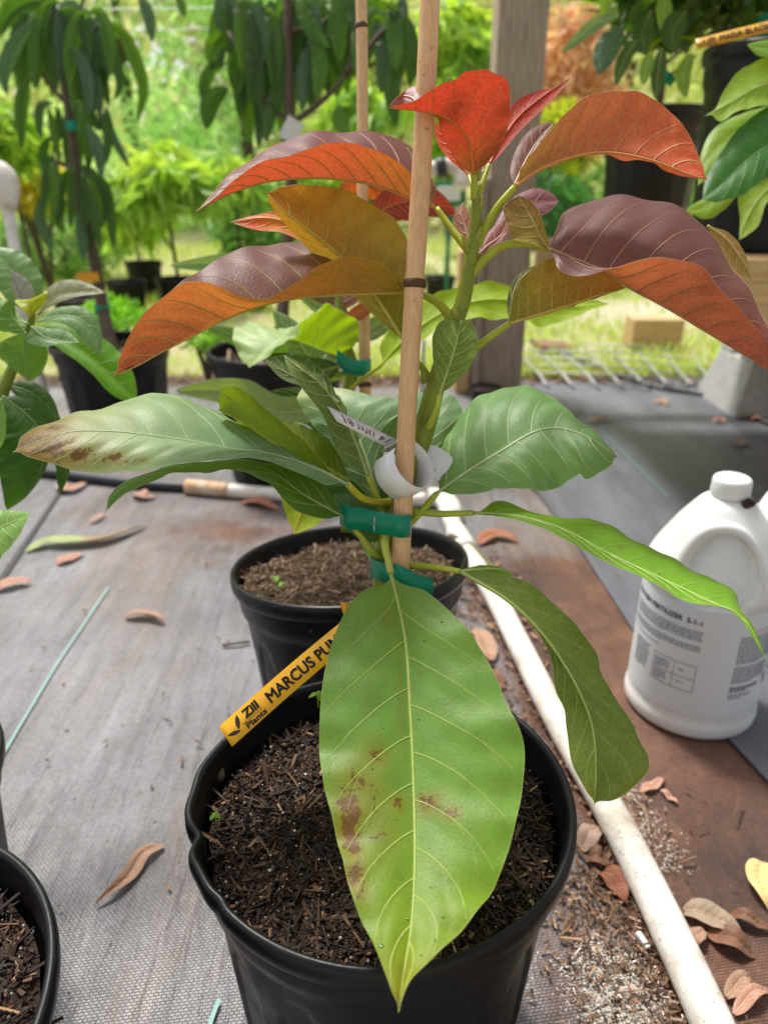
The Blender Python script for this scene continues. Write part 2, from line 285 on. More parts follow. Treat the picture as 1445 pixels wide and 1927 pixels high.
# ------------------------------------------------------------------ leaves
def colat(c, s):
    if isinstance(c[0], (int, float)): return np.broadcast_to(np.array(c, float), (len(s), 3))
    S = [k[0] for k in c]; C = np.array([k[1] for k in c], float); return np.stack([np.interp(s, S, C[:, i]) for i in range(3)], 1)
def blade(name, M, Fa, Ne, ct, cu, cx, top='up', bulge=.07, wav=.0008, quilt=.0006, nv=9, burn=(), vein=None, vr=1.0, m=11, mat=None, parent=None, seed=0, ser=0, wf=5.0):
    n = len(M); g = np.random.default_rng(seed+11)
    T = np.gradient(M, axis=0); ln = np.linalg.norm(T, axis=1)[:, None]; T = T/(ln+1e-9)
    tt = np.linspace(0, 1, m+1); s = np.linspace(0, 1, n)
    lenm = np.linalg.norm(np.diff(M, axis=0), axis=1).sum()
    def nrm(h):
        q = np.cross(T, h); return q/(np.linalg.norm(q, axis=1)[:, None]+1e-9)
    Nf, Nn = nrm(M-Fa), nrm(Ne-M)
    wF = np.linalg.norm(Fa-M, axis=1)[:, None]; wN = np.linalg.norm(Ne-M, axis=1)[:, None]
    A = (Nf*wF).sum(0) + (Nn*wN).sum(0)
    if top == 'up': o = 1 if A[2] > 0 else -1
    else:
        d = np.array((0, 0, CAMH)) - M.mean(0); o = 1 if np.dot(A, d) > 0 else -1
        if top == 'away': o = -o
    rows = []; sg = []
    ph = g.uniform(0, 6, 4)
    for side, E, Nm, w in ((-1, Fa, Nf, wF), (1, Ne, Nn, wN)):
        for j, t in enumerate(tt):
            if side == 1 and j == 0: continue
            phs = (s - .2*t**1.2 - .05)/.86*nv + (.35 if side == 1 else 0)
            q = quilt*.4*np.abs(np.sin(PI*phs))*math.sin(PI*min(1, t*1.05))*np.clip(w[:, 0]/.02, 0, 1.3)
            wv = wav*(np.sin(2*PI*wf*s+ph[0 if side < 0 else 1])+.6*np.sin(2*PI*wf*2.1*s+ph[2]))*t*t*np.clip(w[:, 0]/.035, 0, 1)**1.5*1.5
            b = bulge*w[:, 0]*math.sin(PI*t)
            P = M + (E-M)*(t*(1+ser*np.sin(s*110+ph[3])*(t > .9))) [:, None] if ser else M + (E-M)*t
            P = P + Nm*(o*(b+q+wv))[:, None]; rows.append((side*t, P))
    rows.sort(key=lambda r: r[0]); k = len(rows)
    V = np.stack([r[1] for r in rows], 1); tv = np.array([r[0] for r in rows])       # n,k,3
    idx = np.arange(n*k).reshape(n, k)
    F = np.stack([idx[:-1, :-1], idx[1:, :-1], idx[1:, 1:], idx[:-1, 1:]], 2).reshape(-1, 4)
    if o < 0: F = F[:, ::-1]
    me = mesh(name, V.reshape(-1, 3), F.copy()); S = np.repeat(s, k); TV = np.tile(tv, n)
    W = np.where(TV < 0, np.repeat(wF[:, 0], k), np.repeat(wN[:, 0], k)); off = g.uniform(0, 5)
    attr(me, 'luv', np.stack([S*lenm+off, TV*W, 0*S], 1)); attr(me, 'ct', colat(ct, S)); attr(me, 'cu', colat(cu, S)); attr(me, 'cx', colat(cx, S))
    B = np.zeros(len(S))
    for (s0, t0, a, b, st) in burn: B = np.maximum(B, st*np.exp(-((S-s0)/a)**2-((TV-t0)/b)**2))
    attr(me, 'burn', B)
    ob_ = link(name, me, mat or LEAF, parent)
    if vein is not None:
        vb = MB()
        def samp(u, v):
            x = np.clip(u, 0, 1)*(n-1); y = np.interp(v, tv, np.arange(k)); i = np.minimum(x.astype(int), n-2); j = np.minimum(y.astype(int), k-2); fx = (x-i)[:, None]; fy = (y-j)[:, None]
            return V[i, j]*(1-fx)*(1-fy)+V[i+1, j]*fx*(1-fy)+V[i, j+1]*(1-fx)*fy+V[i+1, j+1]*fx*fy
        u = np.linspace(0, .985, 40); vb.add(*tubev(samp(u, 0*u), vr*.00105*(1-u)**.8+.0002, 6))
        for e_ in (V[:, 0], V[:, -1]): vb.add(*tubev(e_, vr*.00013, 4, False))
        for sd in (-1, 1):
            for q in range(nv):
                u0 = .05+.86*(q+(.35 if sd == 1 else 0))/nv
                if u0 > .93: continue
                v = np.linspace(0, .93, 14); uu = u0+.2*v**1.2*(1-.35*u0)+g.uniform(-.01, .01)*v; keep = uu < .985
                if keep.sum() < 4: continue
                v = v[keep]; uu = uu[keep]; vb.add(*tubev(samp(uu, sd*v), vr*(.00034*(1-v)**.7+.00010), 4, False))
                for r_ in range(2 if quilt else 0):      # cross veinlets forking off the lateral
                    v1 = g.uniform(.25, .7); i1 = int(v1/.93*13)
                    if i1 >= len(uu)-3: continue
                    vv = np.linspace(v1, min(.9, v1+.22), 5); ub = uu[i1]+np.linspace(0, 1, 5)*(.86/nv*.8)*(1 if r_ else .6); k2 = ub < .98
                    if k2.all(): vb.add(*tubev(samp(ub, sd*vv), vr*.00011, 4, False))
        uc = colat(cu if top == 'away' else ct, np.array([.5]))[0]; vb.build('vein', veinmat(tuple(.74*np.array(vein)+.26*uc)), ob_, smooth=True)
    ob_['_b'] = 1; del ob_['_b']
    return ob_
def pxleaf(parent, mid, far, near, col, zf=None, zn=None, top='up', n=56, pet=None, petr=.0019, label=None, m=11, pc=None, **kw):
    """mid: [(px,py,depth)], far / near: [(px,py)] outlines; depths of the outlines follow the midrib, pushed back / forward"""
    s = np.linspace(0, 1, n); Mp = crv(mid, n); b = np.sin(PI*np.clip(s, 0, 1))**.6
    if zf is None or zn is None:
        a_, b_ = crv([q[:2] for q in far], n), crv([q[:2] for q in near], n); w_ = float(np.linalg.norm(a_-b_, axis=1).mean())*Mp[:, 2].mean()/FPX
        zf = min(.015, .32*w_) if zf is None else zf; zn = -min(.015, .32*w_) if zn is None else zn
    def edge(e, dz):
        if len(e[0]) == 3: Ep = crv(e, n)
        else: Ep = np.c_[crv(e, n), Mp[:, 2]+b*dz]
        return Ep
    Fp, Np = edge(far, zf), edge(near, zn)
    for E in (Fp, Np):
        w = np.clip(s/.06, 0, 1)[:, None]; E[:] = Mp+(E-Mp)*w
        w = np.clip((1-s)/.04, 0, 1)[:, None]; E[:] = Mp+(E-Mp)*w
    ct, cu, cx, vn = col
    o = blade('leaf', UA(Mp), UA(Fp), UA(Np), ct, cu, cx, top, parent=parent, vein=vn, m=m, seed=int(mid[0][0]*7+mid[0][1]), **kw)
    if label: o['label'] = label
    if pet:
        pts = [mid[0]]+list(pet); q = UA(crv(pts, 14)); rr = np.linspace(petr*.8, petr*1.25, 14)
        tube('petiole', q, rr, pc or veinmat(sr(178, 190, 60)), o, 8)
    return o
_lv = {}
def leafvar(key, L, W, droop, fold, col, curl=0, n=22, m=4, vein=True, nv=8, prof=.85, mat=None, quilt=.0008, wav=.002):
    """an unlinked leaf mesh lying along +X from the origin, drooping to -Z; shared by copies"""
    s = np.linspace(0, 1, n); a = -droop*s**1.1; dx = np.cos(a)*L/(n-1); dz = np.sin(a)*L/(n-1)
    M = np.stack([np.cumsum(dx)-dx[0], curl*np.sin(PI*s)*L, np.cumsum(dz)-dz[0]], 1)
    w = W/2*np.sin(PI*s**prof)**.85; w[0] = w[-1] = 1e-4; Nn = np.stack([-np.sin(a)*1.0, 0*s, np.cos(a)], 1); Y = np.array((0, 1., 0))
    Fa = M+w[:, None]*(Y*math.cos(fold)+Nn*math.sin(fold)); Ne = M+w[:, None]*(-Y*math.cos(fold)+Nn*math.sin(fold))
    ct, cu, cx, vn = col
    o = blade('leaf', M, Fa, Ne, ct, cu, cx, 'up', parent=None, vein=vn if vein else None, m=m, nv=nv, seed=len(_lv)*3+1, mat=mat or LEAFB, quilt=quilt, wav=wav)
    if key not in _lv: _lv[key] = []
    vm = [c.data for c in o.children]
    for c in list(o.children): bpy.data.objects.remove(c)
    me = o.data; bpy.data.objects.remove(o); _lv[key].append((me, vm[0] if vm else None)); return _lv[key]
def putleaf(parent, key, loc, yaw, pitch, sc=1.0, roll=0.0, veins=False):
    me, vme = random.choice(_lv[key]); o = bpy.data.objects.new('leaf', me); COL.objects.link(o); o.parent = parent
    o.location = Vector(tuple(loc))-Vector(parent.location); o.rotation_euler = (Matrix.Rotation(yaw, 3, 'Z') @ Matrix.Rotation(-pitch, 3, 'Y') @ Matrix.Rotation(roll, 3, 'X')).to_euler(); o.scale = (sc, sc, sc)
    if vme and veins:
        c_ = bpy.data.objects.new('vein', vme); COL.objects.link(c_); c_.parent = o
    return o
# palettes: (top, underside, transmitted, vein)
GREEN = (sr(92, 138, 58), sr(118, 150, 64), sr(150, 190, 30), sr(190, 200, 120))
GLAUC = (sr(108, 146, 104), sr(126, 150, 60), sr(150, 180, 30), sr(186, 200, 130))
BRIGHT = (sr(110, 160, 45), sr(130, 160, 45), sr(170, 205, 20), sr(190, 205, 110))
LIME = (sr(128, 164, 60), sr(140, 165, 40), sr(185, 205, 10), sr(180, 190, 60))
DARK = (sr(50, 88, 36), sr(66, 98, 36), sr(66, 112, 12), sr(150, 165, 80))
OLIVE = (sr(70, 92, 50), sr(110, 128, 52), sr(140, 150, 20), sr(186, 192, 90))
REDO = (sr(98, 50, 54), [(0, sr(160, 100, 44)), (.3, sr(186, 92, 56)), (1, sr(194, 84, 58))], [(0, sr(180, 130, 30)), (.4, sr(202, 86, 44)), (1, sr(206, 80, 46))], sr(205, 150, 60))
RED = (sr(140, 50, 48), [(0, sr(150, 95, 50)), (.3, sr(186, 72, 50)), (1, sr(196, 66, 48))], [(0, sr(190, 110, 30)), (.3, sr(188, 62, 38)), (1, sr(192, 58, 38))], sr(215, 135, 50))
BRNO = (sr(98, 56, 60), [(0, sr(138, 122, 46)), (.35, sr(188, 112, 54)), (1, sr(204, 102, 58))], [(0, sr(170, 150, 20)), (.4, sr(198, 128, 46)), (1, sr(204, 106, 54))], sr(200, 175, 70))
TAN = (sr(110, 90, 70), [(0, sr(122, 118, 48)), (.5, sr(165, 124, 55)), (1, sr(180, 126, 60))], [(0, sr(160, 150, 15)), (.5, sr(210, 150, 30)), (1, sr(215, 140, 30))], sr(205, 190, 90))
VG = veinmat(sr(165, 175, 30))
# ------------------------------------------------------------------ setting
def gridmesh(x0, x1, y0, y1, nx, ny, hf, z):
    X, Y = np.meshgrid(np.linspace(x0, x1, nx), np.linspace(y0, y1, ny)); X = X.ravel(); Y = Y.ravel()
    i = np.arange(nx*ny).reshape(ny, nx); F = np.stack([i[:-1, :-1], i[:-1, 1:], i[1:, 1:], i[1:, :-1]], 2).reshape(-1, 4)
    return np.stack([X, Y, z+hf(X, Y)], 1), F, X, Y
def far_h(X, Y): return .05*fbm(X, Y, .35, 3)*np.clip((np.hypot(X, Y)-4)/6, 0, 1)
v, f, X, Y = gridmesh(-90, 90, -60, 160, 120, 140, lambda x, y: 0*x, -.012); tagit(link('terrain', mesh('terrain', v, f), GND), kind='structure')
pipe_px = [(835, 945), (858, 1000), (900, 1070), (940, 1140), (985, 1230), (1035, 1330), (1085, 1420), (1160, 1550), (1250, 1732), (1339, 1927), (1400, 2080)]
pipeG = crv([G(x, y, .016) for x, y in pipe_px], 80)
v, f, X, Y = gridmesh(-2.6, 3.0, -.35, 2.5, 281, 143, lambda x, y: .0016*np.abs(fbm(x*3+y*.8, y*.7, 9, 5)), 0.0)
def sidex(X, Y, P):                                    # signed x distance to a path given by y
    o = np.argsort(P[:, 1]); return X-np.interp(Y, P[o, 1], P[o, 0])
sx = sidex(X, Y, pipeG)
st = np.clip((sx+.06)/.06, 0, 1)*np.clip((1.28-Y)/.25, 0, 1)
st = np.maximum(st, .55*np.exp(-((X+.25)/.3)**2-((Y-1.25)/.25)**2)); st = np.maximum(st, .75*np.exp(-((Y-2.45)/.18)**2))
st = np.maximum(st, .5*np.exp(-((sx+.1)/.09)**2)*(Y < 1.1))
me = mesh('ground_fabric', v, f); attr(me, 'stain', st)
pw = 1.1*np.exp(-((sx+.060)/.034)**2)*np.exp(-((Y-.32)/.16)**2)+.42*np.exp(-((sx-.03)/.03)**2-((Y-.6)/.06)**2); attr(me, 'powder', pw)
tagit(link('ground_fabric', me, FAB), kind='structure')
def sheet(name, pts, mat, z=.004, t=.0012):
    P = [G(x, y)[:2] if abs(x)+abs(y) > 12 else (x, y) for x, y in pts]; n = len(P)
    v = [(a, b, z+t) for a, b in P]+[(a, b, z-.0005) for a, b in P]; f = [tuple(range(n))]+[tuple(range(2*n-1, n-1, -1))]+[(i, n+i, n+(i+1) % n, (i+1) % n) for i in range(n)]
    return tagit(link(name, mesh(name, v, f, False), mat), kind='structure')
sheet('dark_fabric_sheet', [(905, 850), (1010, 930), (1100, 1050), (1190, 1190), (1290, 1310), (1445, 1478), (1800, 1800), (2.4, .35), (2.4, 2.36), (1.0, 2.42), (.35, 2.38)], DFAB)
sheet('overlapping_fabric_edge', [(-30, 1135), (128, 902), (132, 906), (-24, 1146)], simple('seam_dark', sr(58, 56, 58), .7, .2), .003)
def strip(name, px, w, mat, z=.0046, n=40, par=None):
    P = crv([G(x, y, z) for x, y in px], n); T = np.gradient(P, axis=0); S = np.stack([-T[:, 1], T[:, 0], 0*T[:, 0]], 1); S /= np.linalg.norm(S, axis=1)[:, None]
    v = np.vstack([P-S*w/2, P+S*w/2]); f = [(i, i+1, n+i+1, n+i) for i in range(n-1)]; return tagit(link(name, mesh(name, v, f), mat, par), kind='structure')
strip('teal_marker_thread', [(-60, 1540), (0, 1430), (60, 1328), (110, 1245), (155, 1178), (205, 1104)], .0026, TEAL)
strip('teal_marker_thread', [(412, 1880), (396, 1925), (380, 1990)], .0035, TEAL)
strip('teal_marker_thread', [(1130, 810), (1190, 868), (1256, 934)], .0028, TEAL, .0075)
# pipes on the ground
def pxtube(name, px, h, r, mat, parent=None, n=60, k=14):
    return tube(name, [G(x, y, h) for x, y in px], r, mat, parent, k, n)
t = empty('irrigation_pipe', G(835, 945), 'speckled white plastic pipe lying along the ground right of the front pots', 'pipe')
v, f = tubev(pipeG, .0163, 18); link('pipe', mesh('pipe', v, f), PVC, t)
pxtube('coupling', [(858, 1002), (880, 1038)], .016, .0195, PVC, t, 6, 16); pxtube('elbow', [(806, 936), (828, 938), (845, 950), (852, 975)], .016, .02, PVC, t, 14, 16)
t = empty('irrigation_pipe', G(530, 930), 'white pipe end with rusty joint crossing behind the middle pot', 'pipe')
pxtube('pipe', [(425, 922), (530, 931), (660, 938), (800, 940)], .015, .0145, PVC, t); pxtube('rusty_joint', [(352, 915), (432, 923)], .015, .0156, RUST, t, 8)
tagit(pxtube('flexible_hose', [(-200, 872), (-60, 880), (85, 889), (180, 901), (280, 912), (372, 917)], .011, .0105, POLY), 'black flexible hose lying on grey ground fabric, joined to rusty pipe end', 'hose')
tagit(pxtube('flexible_hose', [(1000, 640), (1120, 690), (1240, 730), (1330, 745), (1450, 800), (1600, 850)], .009, .009, POLY), 'thin black hose on the ground in front of the grey concrete block', 'hose')
tagit(pxtube('dried_vine', [(845, 1006), (875, 1018), (905, 1045), (925, 1068), (922, 1082)], .03, .0035, simple('dry_stem', sr(110, 104, 60), .7, .2)), 'curved olive stalk lying over the white pipe by the middle pot', 'stalk')
tagit(pxtube('black_wire', [(800, 1118), (880, 1128), (935, 1150), (960, 1190)], .006, .0016, POLY), 'thin black wire crossing under the white pipe behind the front pot', 'wire')
# ------------------------------------------------------------------ pots
def lathe(prof, n, rf=None, zf=None):
    th = np.arange(n)*2*PI/n; V = []
    for (r, z) in prof:
        rr = np.full(n, r); zz = np.full(n, z)
        if rf is not None: rr = rr*rf(th, z)
        if zf is not None: zz = zz+zf(th, z)
        V.append(np.stack([rr*np.cos(th), rr*np.sin(th), zz], 1))
    k = len(prof); i = np.arange(k*n).reshape(k, n); j = np.roll(i, -1, 1)
    return np.vstack(V), np.stack([i[:-1], j[:-1], j[1:], i[1:]], 2).reshape(-1, 4)
def chips(parent, cx, cy, z, R_, n, sc, tones, seed, name='bark_chips', hf=None, rfn=None, asp=1.0):
    g = np.random.default_rng(seed); b = np.array([(x, y, zz) for x in (-1, 1) for y in (-1, 1) for zz in (-1, 1)], float)/2; bf = np.array([(0,1,3,2),(4,6,7,5),(0,4,5,1),(2,3,7,6),(0,2,6,4),(1,5,7,3)])
    r = R_*np.sqrt(g.uniform(0, 1, n)); th = g.uniform(0, 2*PI, n); px = cx+r*np.cos(th); py = cy+r*np.sin(th)
    if rfn is not None: k_ = rfn(th); px = cx+r*k_*np.cos(th); py = cy+r*k_*np.sin(th)
    L_ = sc*g.gamma(1.6, .62, n)+.0012; W_ = np.minimum(L_*.55, asp*sc*g.uniform(.08, .34, n)); H_ = sc*g.uniform(.05, .16, n); V = []; yaw = g.uniform(0, 2*PI, n); pit = g.normal(0, .35, n)
    d = b[None]*np.stack([L_, W_, H_], 1)[:, None]; d[:, :, 1] *= (1-.5*(b[None, :, 0] > 0)); d[:, :, 2] += (.12*L_[:, None])*(d[:, :, 0]/L_[:, None])**2*g.normal(0, 2, n)[:, None]
    c, s = np.cos(pit)[:, None], np.sin(pit)[:, None]; x = d[:, :, 0]*c-d[:, :, 2]*s; zz = d[:, :, 0]*s+d[:, :, 2]*c; y = d[:, :, 1]
    c, s = np.cos(yaw)[:, None], np.sin(yaw)[:, None]; X = x*c-y*s+px[:, None]; Y = x*s+y*c+py[:, None]; h = z+g.uniform(-.001, .004, n)
    if hf is not None: h = h+hf(px, py)
    Z = zz+h[:, None]; V = np.stack([X, Y, Z], 2).reshape(-1, 3); F = (bf[None]+8*np.arange(n)[:, None, None]).reshape(-1, 4)
    T_ = np.array([t_[1] for t_ in tones]); pr = np.array([t_[0] for t_ in tones], float); ci = g.choice(len(tones), n, p=pr/pr.sum()); C = T_[ci]*g.uniform(.65, 1.25, (n, 1))
    me = mesh(name, V, F, False); attr(me, 'col', np.repeat(C, 8, 0)); return tagit(link(name, me, CHIP, parent), kind='stuff')
def grit(parent, cx, cy, z, R_, n, sc, col, seed, name='perlite', hf=None):
    g = np.random.default_rng(seed); o = np.array([(1,0,0),(-1,0,0),(0,1,0),(0,-1,0),(0,0,1),(0,0,-1)], float); of = np.array([(0,2,4),(2,1,4),(1,3,4),(3,0,4),(2,0,5),(1,2,5),(3,1,5),(0,3,5)])
    r = R_*np.sqrt(g.uniform(0, 1, n)); th = g.uniform(0, 2*PI, n); px = cx+r*np.cos(th); py = cy+r*np.sin(th); s = sc*g.uniform(.4, 1.2, n); h = z+g.uniform(0, .004, n)
    if hf is not None: h = h+hf(px, py)
    V = (o[None]*s[:, None, None]*g.uniform(.6, 1.2, (n, 6, 1))+np.stack([px, py, h], 1)[:, None]).reshape(-1, 3); F = (of[None]+6*np.arange(n)[:, None, None]).reshape(-1, 3)
    me = mesh(name, V, F, False); attr(me, 'col', np.repeat(np.array(col)*g.uniform(.7, 1.1, (n, 1)), 6, 0)); return tagit(link(name, me, CHIP, parent), kind='stuff')
DTON = [(5, sr(34, 24, 19)), (4, sr(52, 36, 27)), (2, sr(78, 56, 41)), (1, sr(112, 82, 58)), (.22, sr(156, 122, 88))]
LTON = [(3, sr(96, 74, 58)), (3, sr(126, 102, 80)), (2, sr(150, 126, 100)), (1, sr(72, 54, 42))]
def pot(cx, cy, R_, H_, label, base=0.0, dents=(), n=144, nchip=0, soilm=None, tones=DTON, soil=True, sc=.011, seed=1, group=None, soilh=.12, panels=14):
    t = empty('nursery_pot', (cx, cy, base), label, 'pot', group)
    def rf(th, z):
        o = np.ones(len(th)); zz = z/H_
        for (a, w, am, zz0) in dents:
            d = (th-a+PI) % (2*PI)-PI; o = o*(1-am*np.exp(-(d/w)**2)*np.clip((zz-zz0)/(1-zz0), 0, 1)**1.3)
        if zz < .76 and zz > .04:
            c = np.abs((th*panels/(2*PI)) % 1-.5)*2; top = .74-.12*np.clip(c/.6, 0, 1)**3
            o = o*(1-.02*np.clip((.66-c)/.07, 0, 1)*np.clip((top-zz)/.02, 0, 1)*np.clip((zz-.06)/.02, 0, 1))
        return o
    def zf(th, z):
        o = np.zeros(len(th))
        for (a, w, am, zz0) in dents:
            d = (th-a+PI) % (2*PI)-PI; o -= .35*am*R_*np.exp(-(d/(w*1.2))**2)*np.clip((z/H_-zz0)/(1-zz0), 0, 1)
        return o
    wall = [(0, .002), (.76*R_, 0), (.785*R_, .012*H_)]+[(R_*(.785+.115*q), H_*(.02+.78*q)) for q in np.linspace(0, 1, 36)]
    wall += [(.905*R_, .81*H_), (.935*R_, .83*H_), (.943*R_, .86*H_), (.947*R_, .92*H_)]
    v, f = lathe(wall, n, rf, zf); v[:, 0] += cx; v[:, 1] += cy; v[:, 2] += base; link('pot_wall', mesh('pot_wall', v, f), PLASTIC, t)
    rim = [(.947*R_, .92*H_), (.955*R_, .925*H_), (.984*R_, .93*H_), (.996*R_, .945*H_), (R_, .965*H_), (.996*R_, .99*H_), (.982*R_, H_), (.962*R_, .998*H_), (.95*R_, .985*H_), (.94*R_, .96*H_), (.932*R_, .88*H_), (.91*R_, .86*H_), (.895*R_, .80*H_), (.86*R_, .6*H_)]
    v, f = lathe(rim, n, rf, zf); v[:, 0] += cx; v[:, 1] += cy; v[:, 2] += base; link('rim', mesh('rim', v, f), PLASTIC, t)
    if soil:
        hs_ = H_*(1-soilh); hf = lambda x, y: .009*fbm(x, y, 40, seed)+.005*fbm(x, y, 150, seed+1)
        rr = np.linspace(0, .90*R_, 40); v, f = lathe([(max(q, 1e-4), hs_) for q in rr], 96, rf); v[:, 0] += cx; v[:, 1] += cy; v[:, 2] += base+hf(v[:, 0], v[:, 1]); me = mesh('soil', v, f[:, ::-1].copy())
        me.flip_normals() if me.polygons[0].normal.z < 0 else None
        me.name = 'soil'; link('soil', me, soilm or SOIL, t)
        if nchip:
            grit(t, cx, cy, base+hs_+.001, .87*R_, nchip//3, .0016, sr(70, 50, 38) if tones is DTON else sr(120, 98, 78), seed+9, 'soil_crumbs', hf=hf)
            chips(t, cx, cy, base+hs_, .87*R_, nchip, sc, tones, seed, hf=hf, rfn=lambda th: rf(th, hs_)); chips(t, cx, cy, base+hs_+.002, .85*R_, max(1, nchip//40), sc*1.35, tones[1:], seed+33, 'bark_pieces', hf=hf, rfn=lambda th: rf(th, hs_)); grit(t, cx, cy, base+hs_+.002, .9*R_, nchip//26, .0011, (.62, .6, .56), seed+5, hf=hf)
    return t
c1 = G(718, 1482, .24); POT1 = pot(c1[0], c1[1], .1245, .24, 'dented black nursery pot of dark bark mulch in front, holding the red-leaved sapling', dents=[(R(172), .12, -.012, .6), (R(187), .085, -.012, .6), (R(198), .06, .042, .72), (R(206), .05, -.01, .75), (R(222), .05, .014, .75), (R(150), .10, .022, .6), (R(128), .16, -.015, .6), (R(300), .3, .010, .5)], n=288, nchip=17000, sc=.0075, seed=4, soilh=.12)
c2 = G(681, 1074, .235); POT2 = pot(c2[0], c2[1], .1265, .235, 'black nursery pot with pale dry mulch directly behind the front pot', n=200, nchip=9000, tones=LTON, soilm=SOIL2, sc=.0065, seed=9, soilh=.10); POT2.rotation_euler = (R(-7.5), R(-3.5), 0)
g_ = G(522, 655, .28); POT3 = pot(g_[0], g_[1], .147, .28, 'black pot at the base of the middle dark hanging-leaved tree', nchip=700, tones=LTON, sc=.02, seed=12)
g_ = G(208, 642, .24); POT4 = pot(g_[0], g_[1], .147, .24, 'black pot of the slender dark-leaved tree at the left', nchip=700, tones=LTON, sc=.02, seed=13)
g_ = G(-425, 1950, .23); POT5 = pot(g_[0], g_[1], .125, .23, 'black nursery pot of brown mulch cut off at the lower left corner', n=200, nchip=7000, sc=.0075, seed=21)
g_ = G(-275, 1475, .2); pot(g_[0]-.02, g_[1], .117, .2, 'black pot barely showing at the left edge above the corner pot', n=96, nchip=500)
BENCHH = .50
g_ = G(1430, 160, BENCHH+.30) if False else None
def potat(px, py, z, R_, H_, label, base, **kw):
    p = U(px, py, z); return pot(p[0], p[1], R_, H_, label, base=base, **kw)
# ------------------------------------------------------------------ timber bench, post
def plank(name, c, d, mat, parent, **k): return MB().box(c, d, **k).build(name, mat, parent, bevel=.003)
p = G(940, 742); t = empty('wooden_post', p, 'tall square weathered grey timber post standing behind the red leaves', 'post')
m = MB(); m.box((p[0], p[1]+.07, 1.1), (.130, .13, 2.2)); m.build('timber', WOODG, t, bevel=.005)
plank('cleat', (p[0]-.078, p[1]+.04, .30), (.022, .10, .62), WOODG, t)
p = G(868, 742); tagit(MB().box((p[0], p[1]+.05, .21), (.04, .09, .42)).build('timber_stud', WOODV, None, bevel=.003), 'short pale lumber stud standing left against the grey post', 'stud')
t = empty('potting_bench', (.8, 1.6, 0), 'pale lumber bench at the right edge carrying the two black pots', 'bench')
plank('front_board', (1.02, 1.13, BENCHH-.05), (1.07, .038, .10), WOODL, t)
for k in range(7): plank('slat', (1.01, 1.20+k*.135, BENCHH-.017), (1.09, .12, .032), WOODL, t)
plank('back_board', (1.0, 2.16, BENCHH-.085), (1.16, .038, .09), WOODL, t)
for (x, y) in ((1.12, 1.21), (1.5, 1.21), (1.12, 2.1), (1.5, 2.1)): plank('leg', (x+.04, y, BENCHH/2-.04), (.085, .085, BENCHH-.08), WOODV, t)
PB1 = potat(1437, 280, 1.16, .112, .285, 'big ribbed black pot at the right edge on the bench under the yellow tag', BENCHH, n=96, soil=True, seed=31, panels=22)
PB2 = potat(1226, 290, 1.78, .125, .26, 'black pot on the bench further back, left of the edge pot', BENCHH, n=96, soil=True, seed=32)
# pots and block further back
for i, (px, py, R_, H_, lab) in enumerate([(236, 528, .098, .17, 'grey-black pot in the middle distance right of the slender trunk'), (330, 522, .10, .17, 'grey-black pot in the middle distance, under the lime tree'), (148, 560, .11, .15, 'low greyish pot in the distance left of the slender trunk'), (828, 520, .085, .15, 'small dark pot in the distance just left of the pale stud'), (474, 522, .09, .15, 'distant black pot behind the far end of the orange leaf'), (270, 492, .11, .18, 'farthest small black pot behind the two grey ones'), (915, 728, .05, .06, 'small blue-grey tray pot at the foot of the weathered post')]):
    g_ = G(px, py, H_); pot(g_[0], g_[1], R_, H_, lab, n=48, soil=True, seed=40+i, nchip=0)
p = G(1436, 790); t = MB()
def frus(m, c, a0, b0, a1, b1, h):
    x, y, z = c; m.add([(x-a0, y-b0, z), (x+a0, y-b0, z), (x+a0, y+b0, z), (x-a0, y+b0, z), (x-a1, y-b1, z+h), (x+a1, y-b1, z+h), (x+a1, y+b1, z+h), (x-a1, y+b1, z+h)], [(0,1,2,3)[::-1], (4,5,6,7), (0,1,5,4), (1,2,6,5), (2,3,7,6), (3,0,4,7)])
cb = empty('pier_block', (p[0]+.06, p[1]+.14, 0), 'grey concrete pier block with a slotted top at the right edge', 'block')
m = MB(); frus(m, (p[0]+.06, p[1]+.14, 0), .145, .145, .105, .105, .15); m.build('base', CONC, cb, bevel=.006)
m = MB()
for sx_ in (-1, 1):
    for sy_ in (-1, 1): frus(m, (p[0]+.06+sx_*.064, p[1]+.14+sy_*.064, .1499), .042, .042, .036, .036, .035)
m.build('corner_lugs', CONC, cb, bevel=.004)
p = G(1234, 655); tagit(MB().box((p[0], p[1]+.06, .055), (.20, .12, .11)).build('lumber_offcut', WOODL, bevel=.004), 'pale block of lumber lying alone on the far grass', 'block')
p = G(1040, 655); t_ = MB(); t_.box((p[0], p[1], .012), (.16, .1, .01), .4, .08, .1); tagit(t_.build('cardboard_scrap', simple('cardboard', sr(150, 112, 86), .8, .2)), 'brown scrap of bark lying in the grass behind the wire panel', 'scrap')  # flat piece of brown cardboard, slightly tilted
# wire mesh panel
t = empty('wire_panel', G(1150, 700), 'galvanised wire mesh panel curled on the ground at the edge of the grass', 'mesh panel')
for k in range(8):
    x0 = 975+k*48; tube('rod', [G(x0-28+k*3, 655+k*1.5, .01), G(x0+10, 676+k*3, .035), G(x0+42, 708+k*3, .03), G(x0+60, 738-abs(k-3), .002)], .0034, WIRE, t, 6, 16)
for k, (a, b, c_) in enumerate([((985, 700), (1150, 705), (1330, 718)), ((985, 686), (1150, 689), (1345, 712)), ((985, 672), (1160, 676), (1350, 700)), ((1000, 660), (1150, 662), (1300, 676)), ((1080, 648), (1180, 650), (1280, 660))]):
    tube('cross_wire', [G(*a, .016), G(*b, .042), G(*c_, .02)], .0024, WIRE, t, 6, 16)
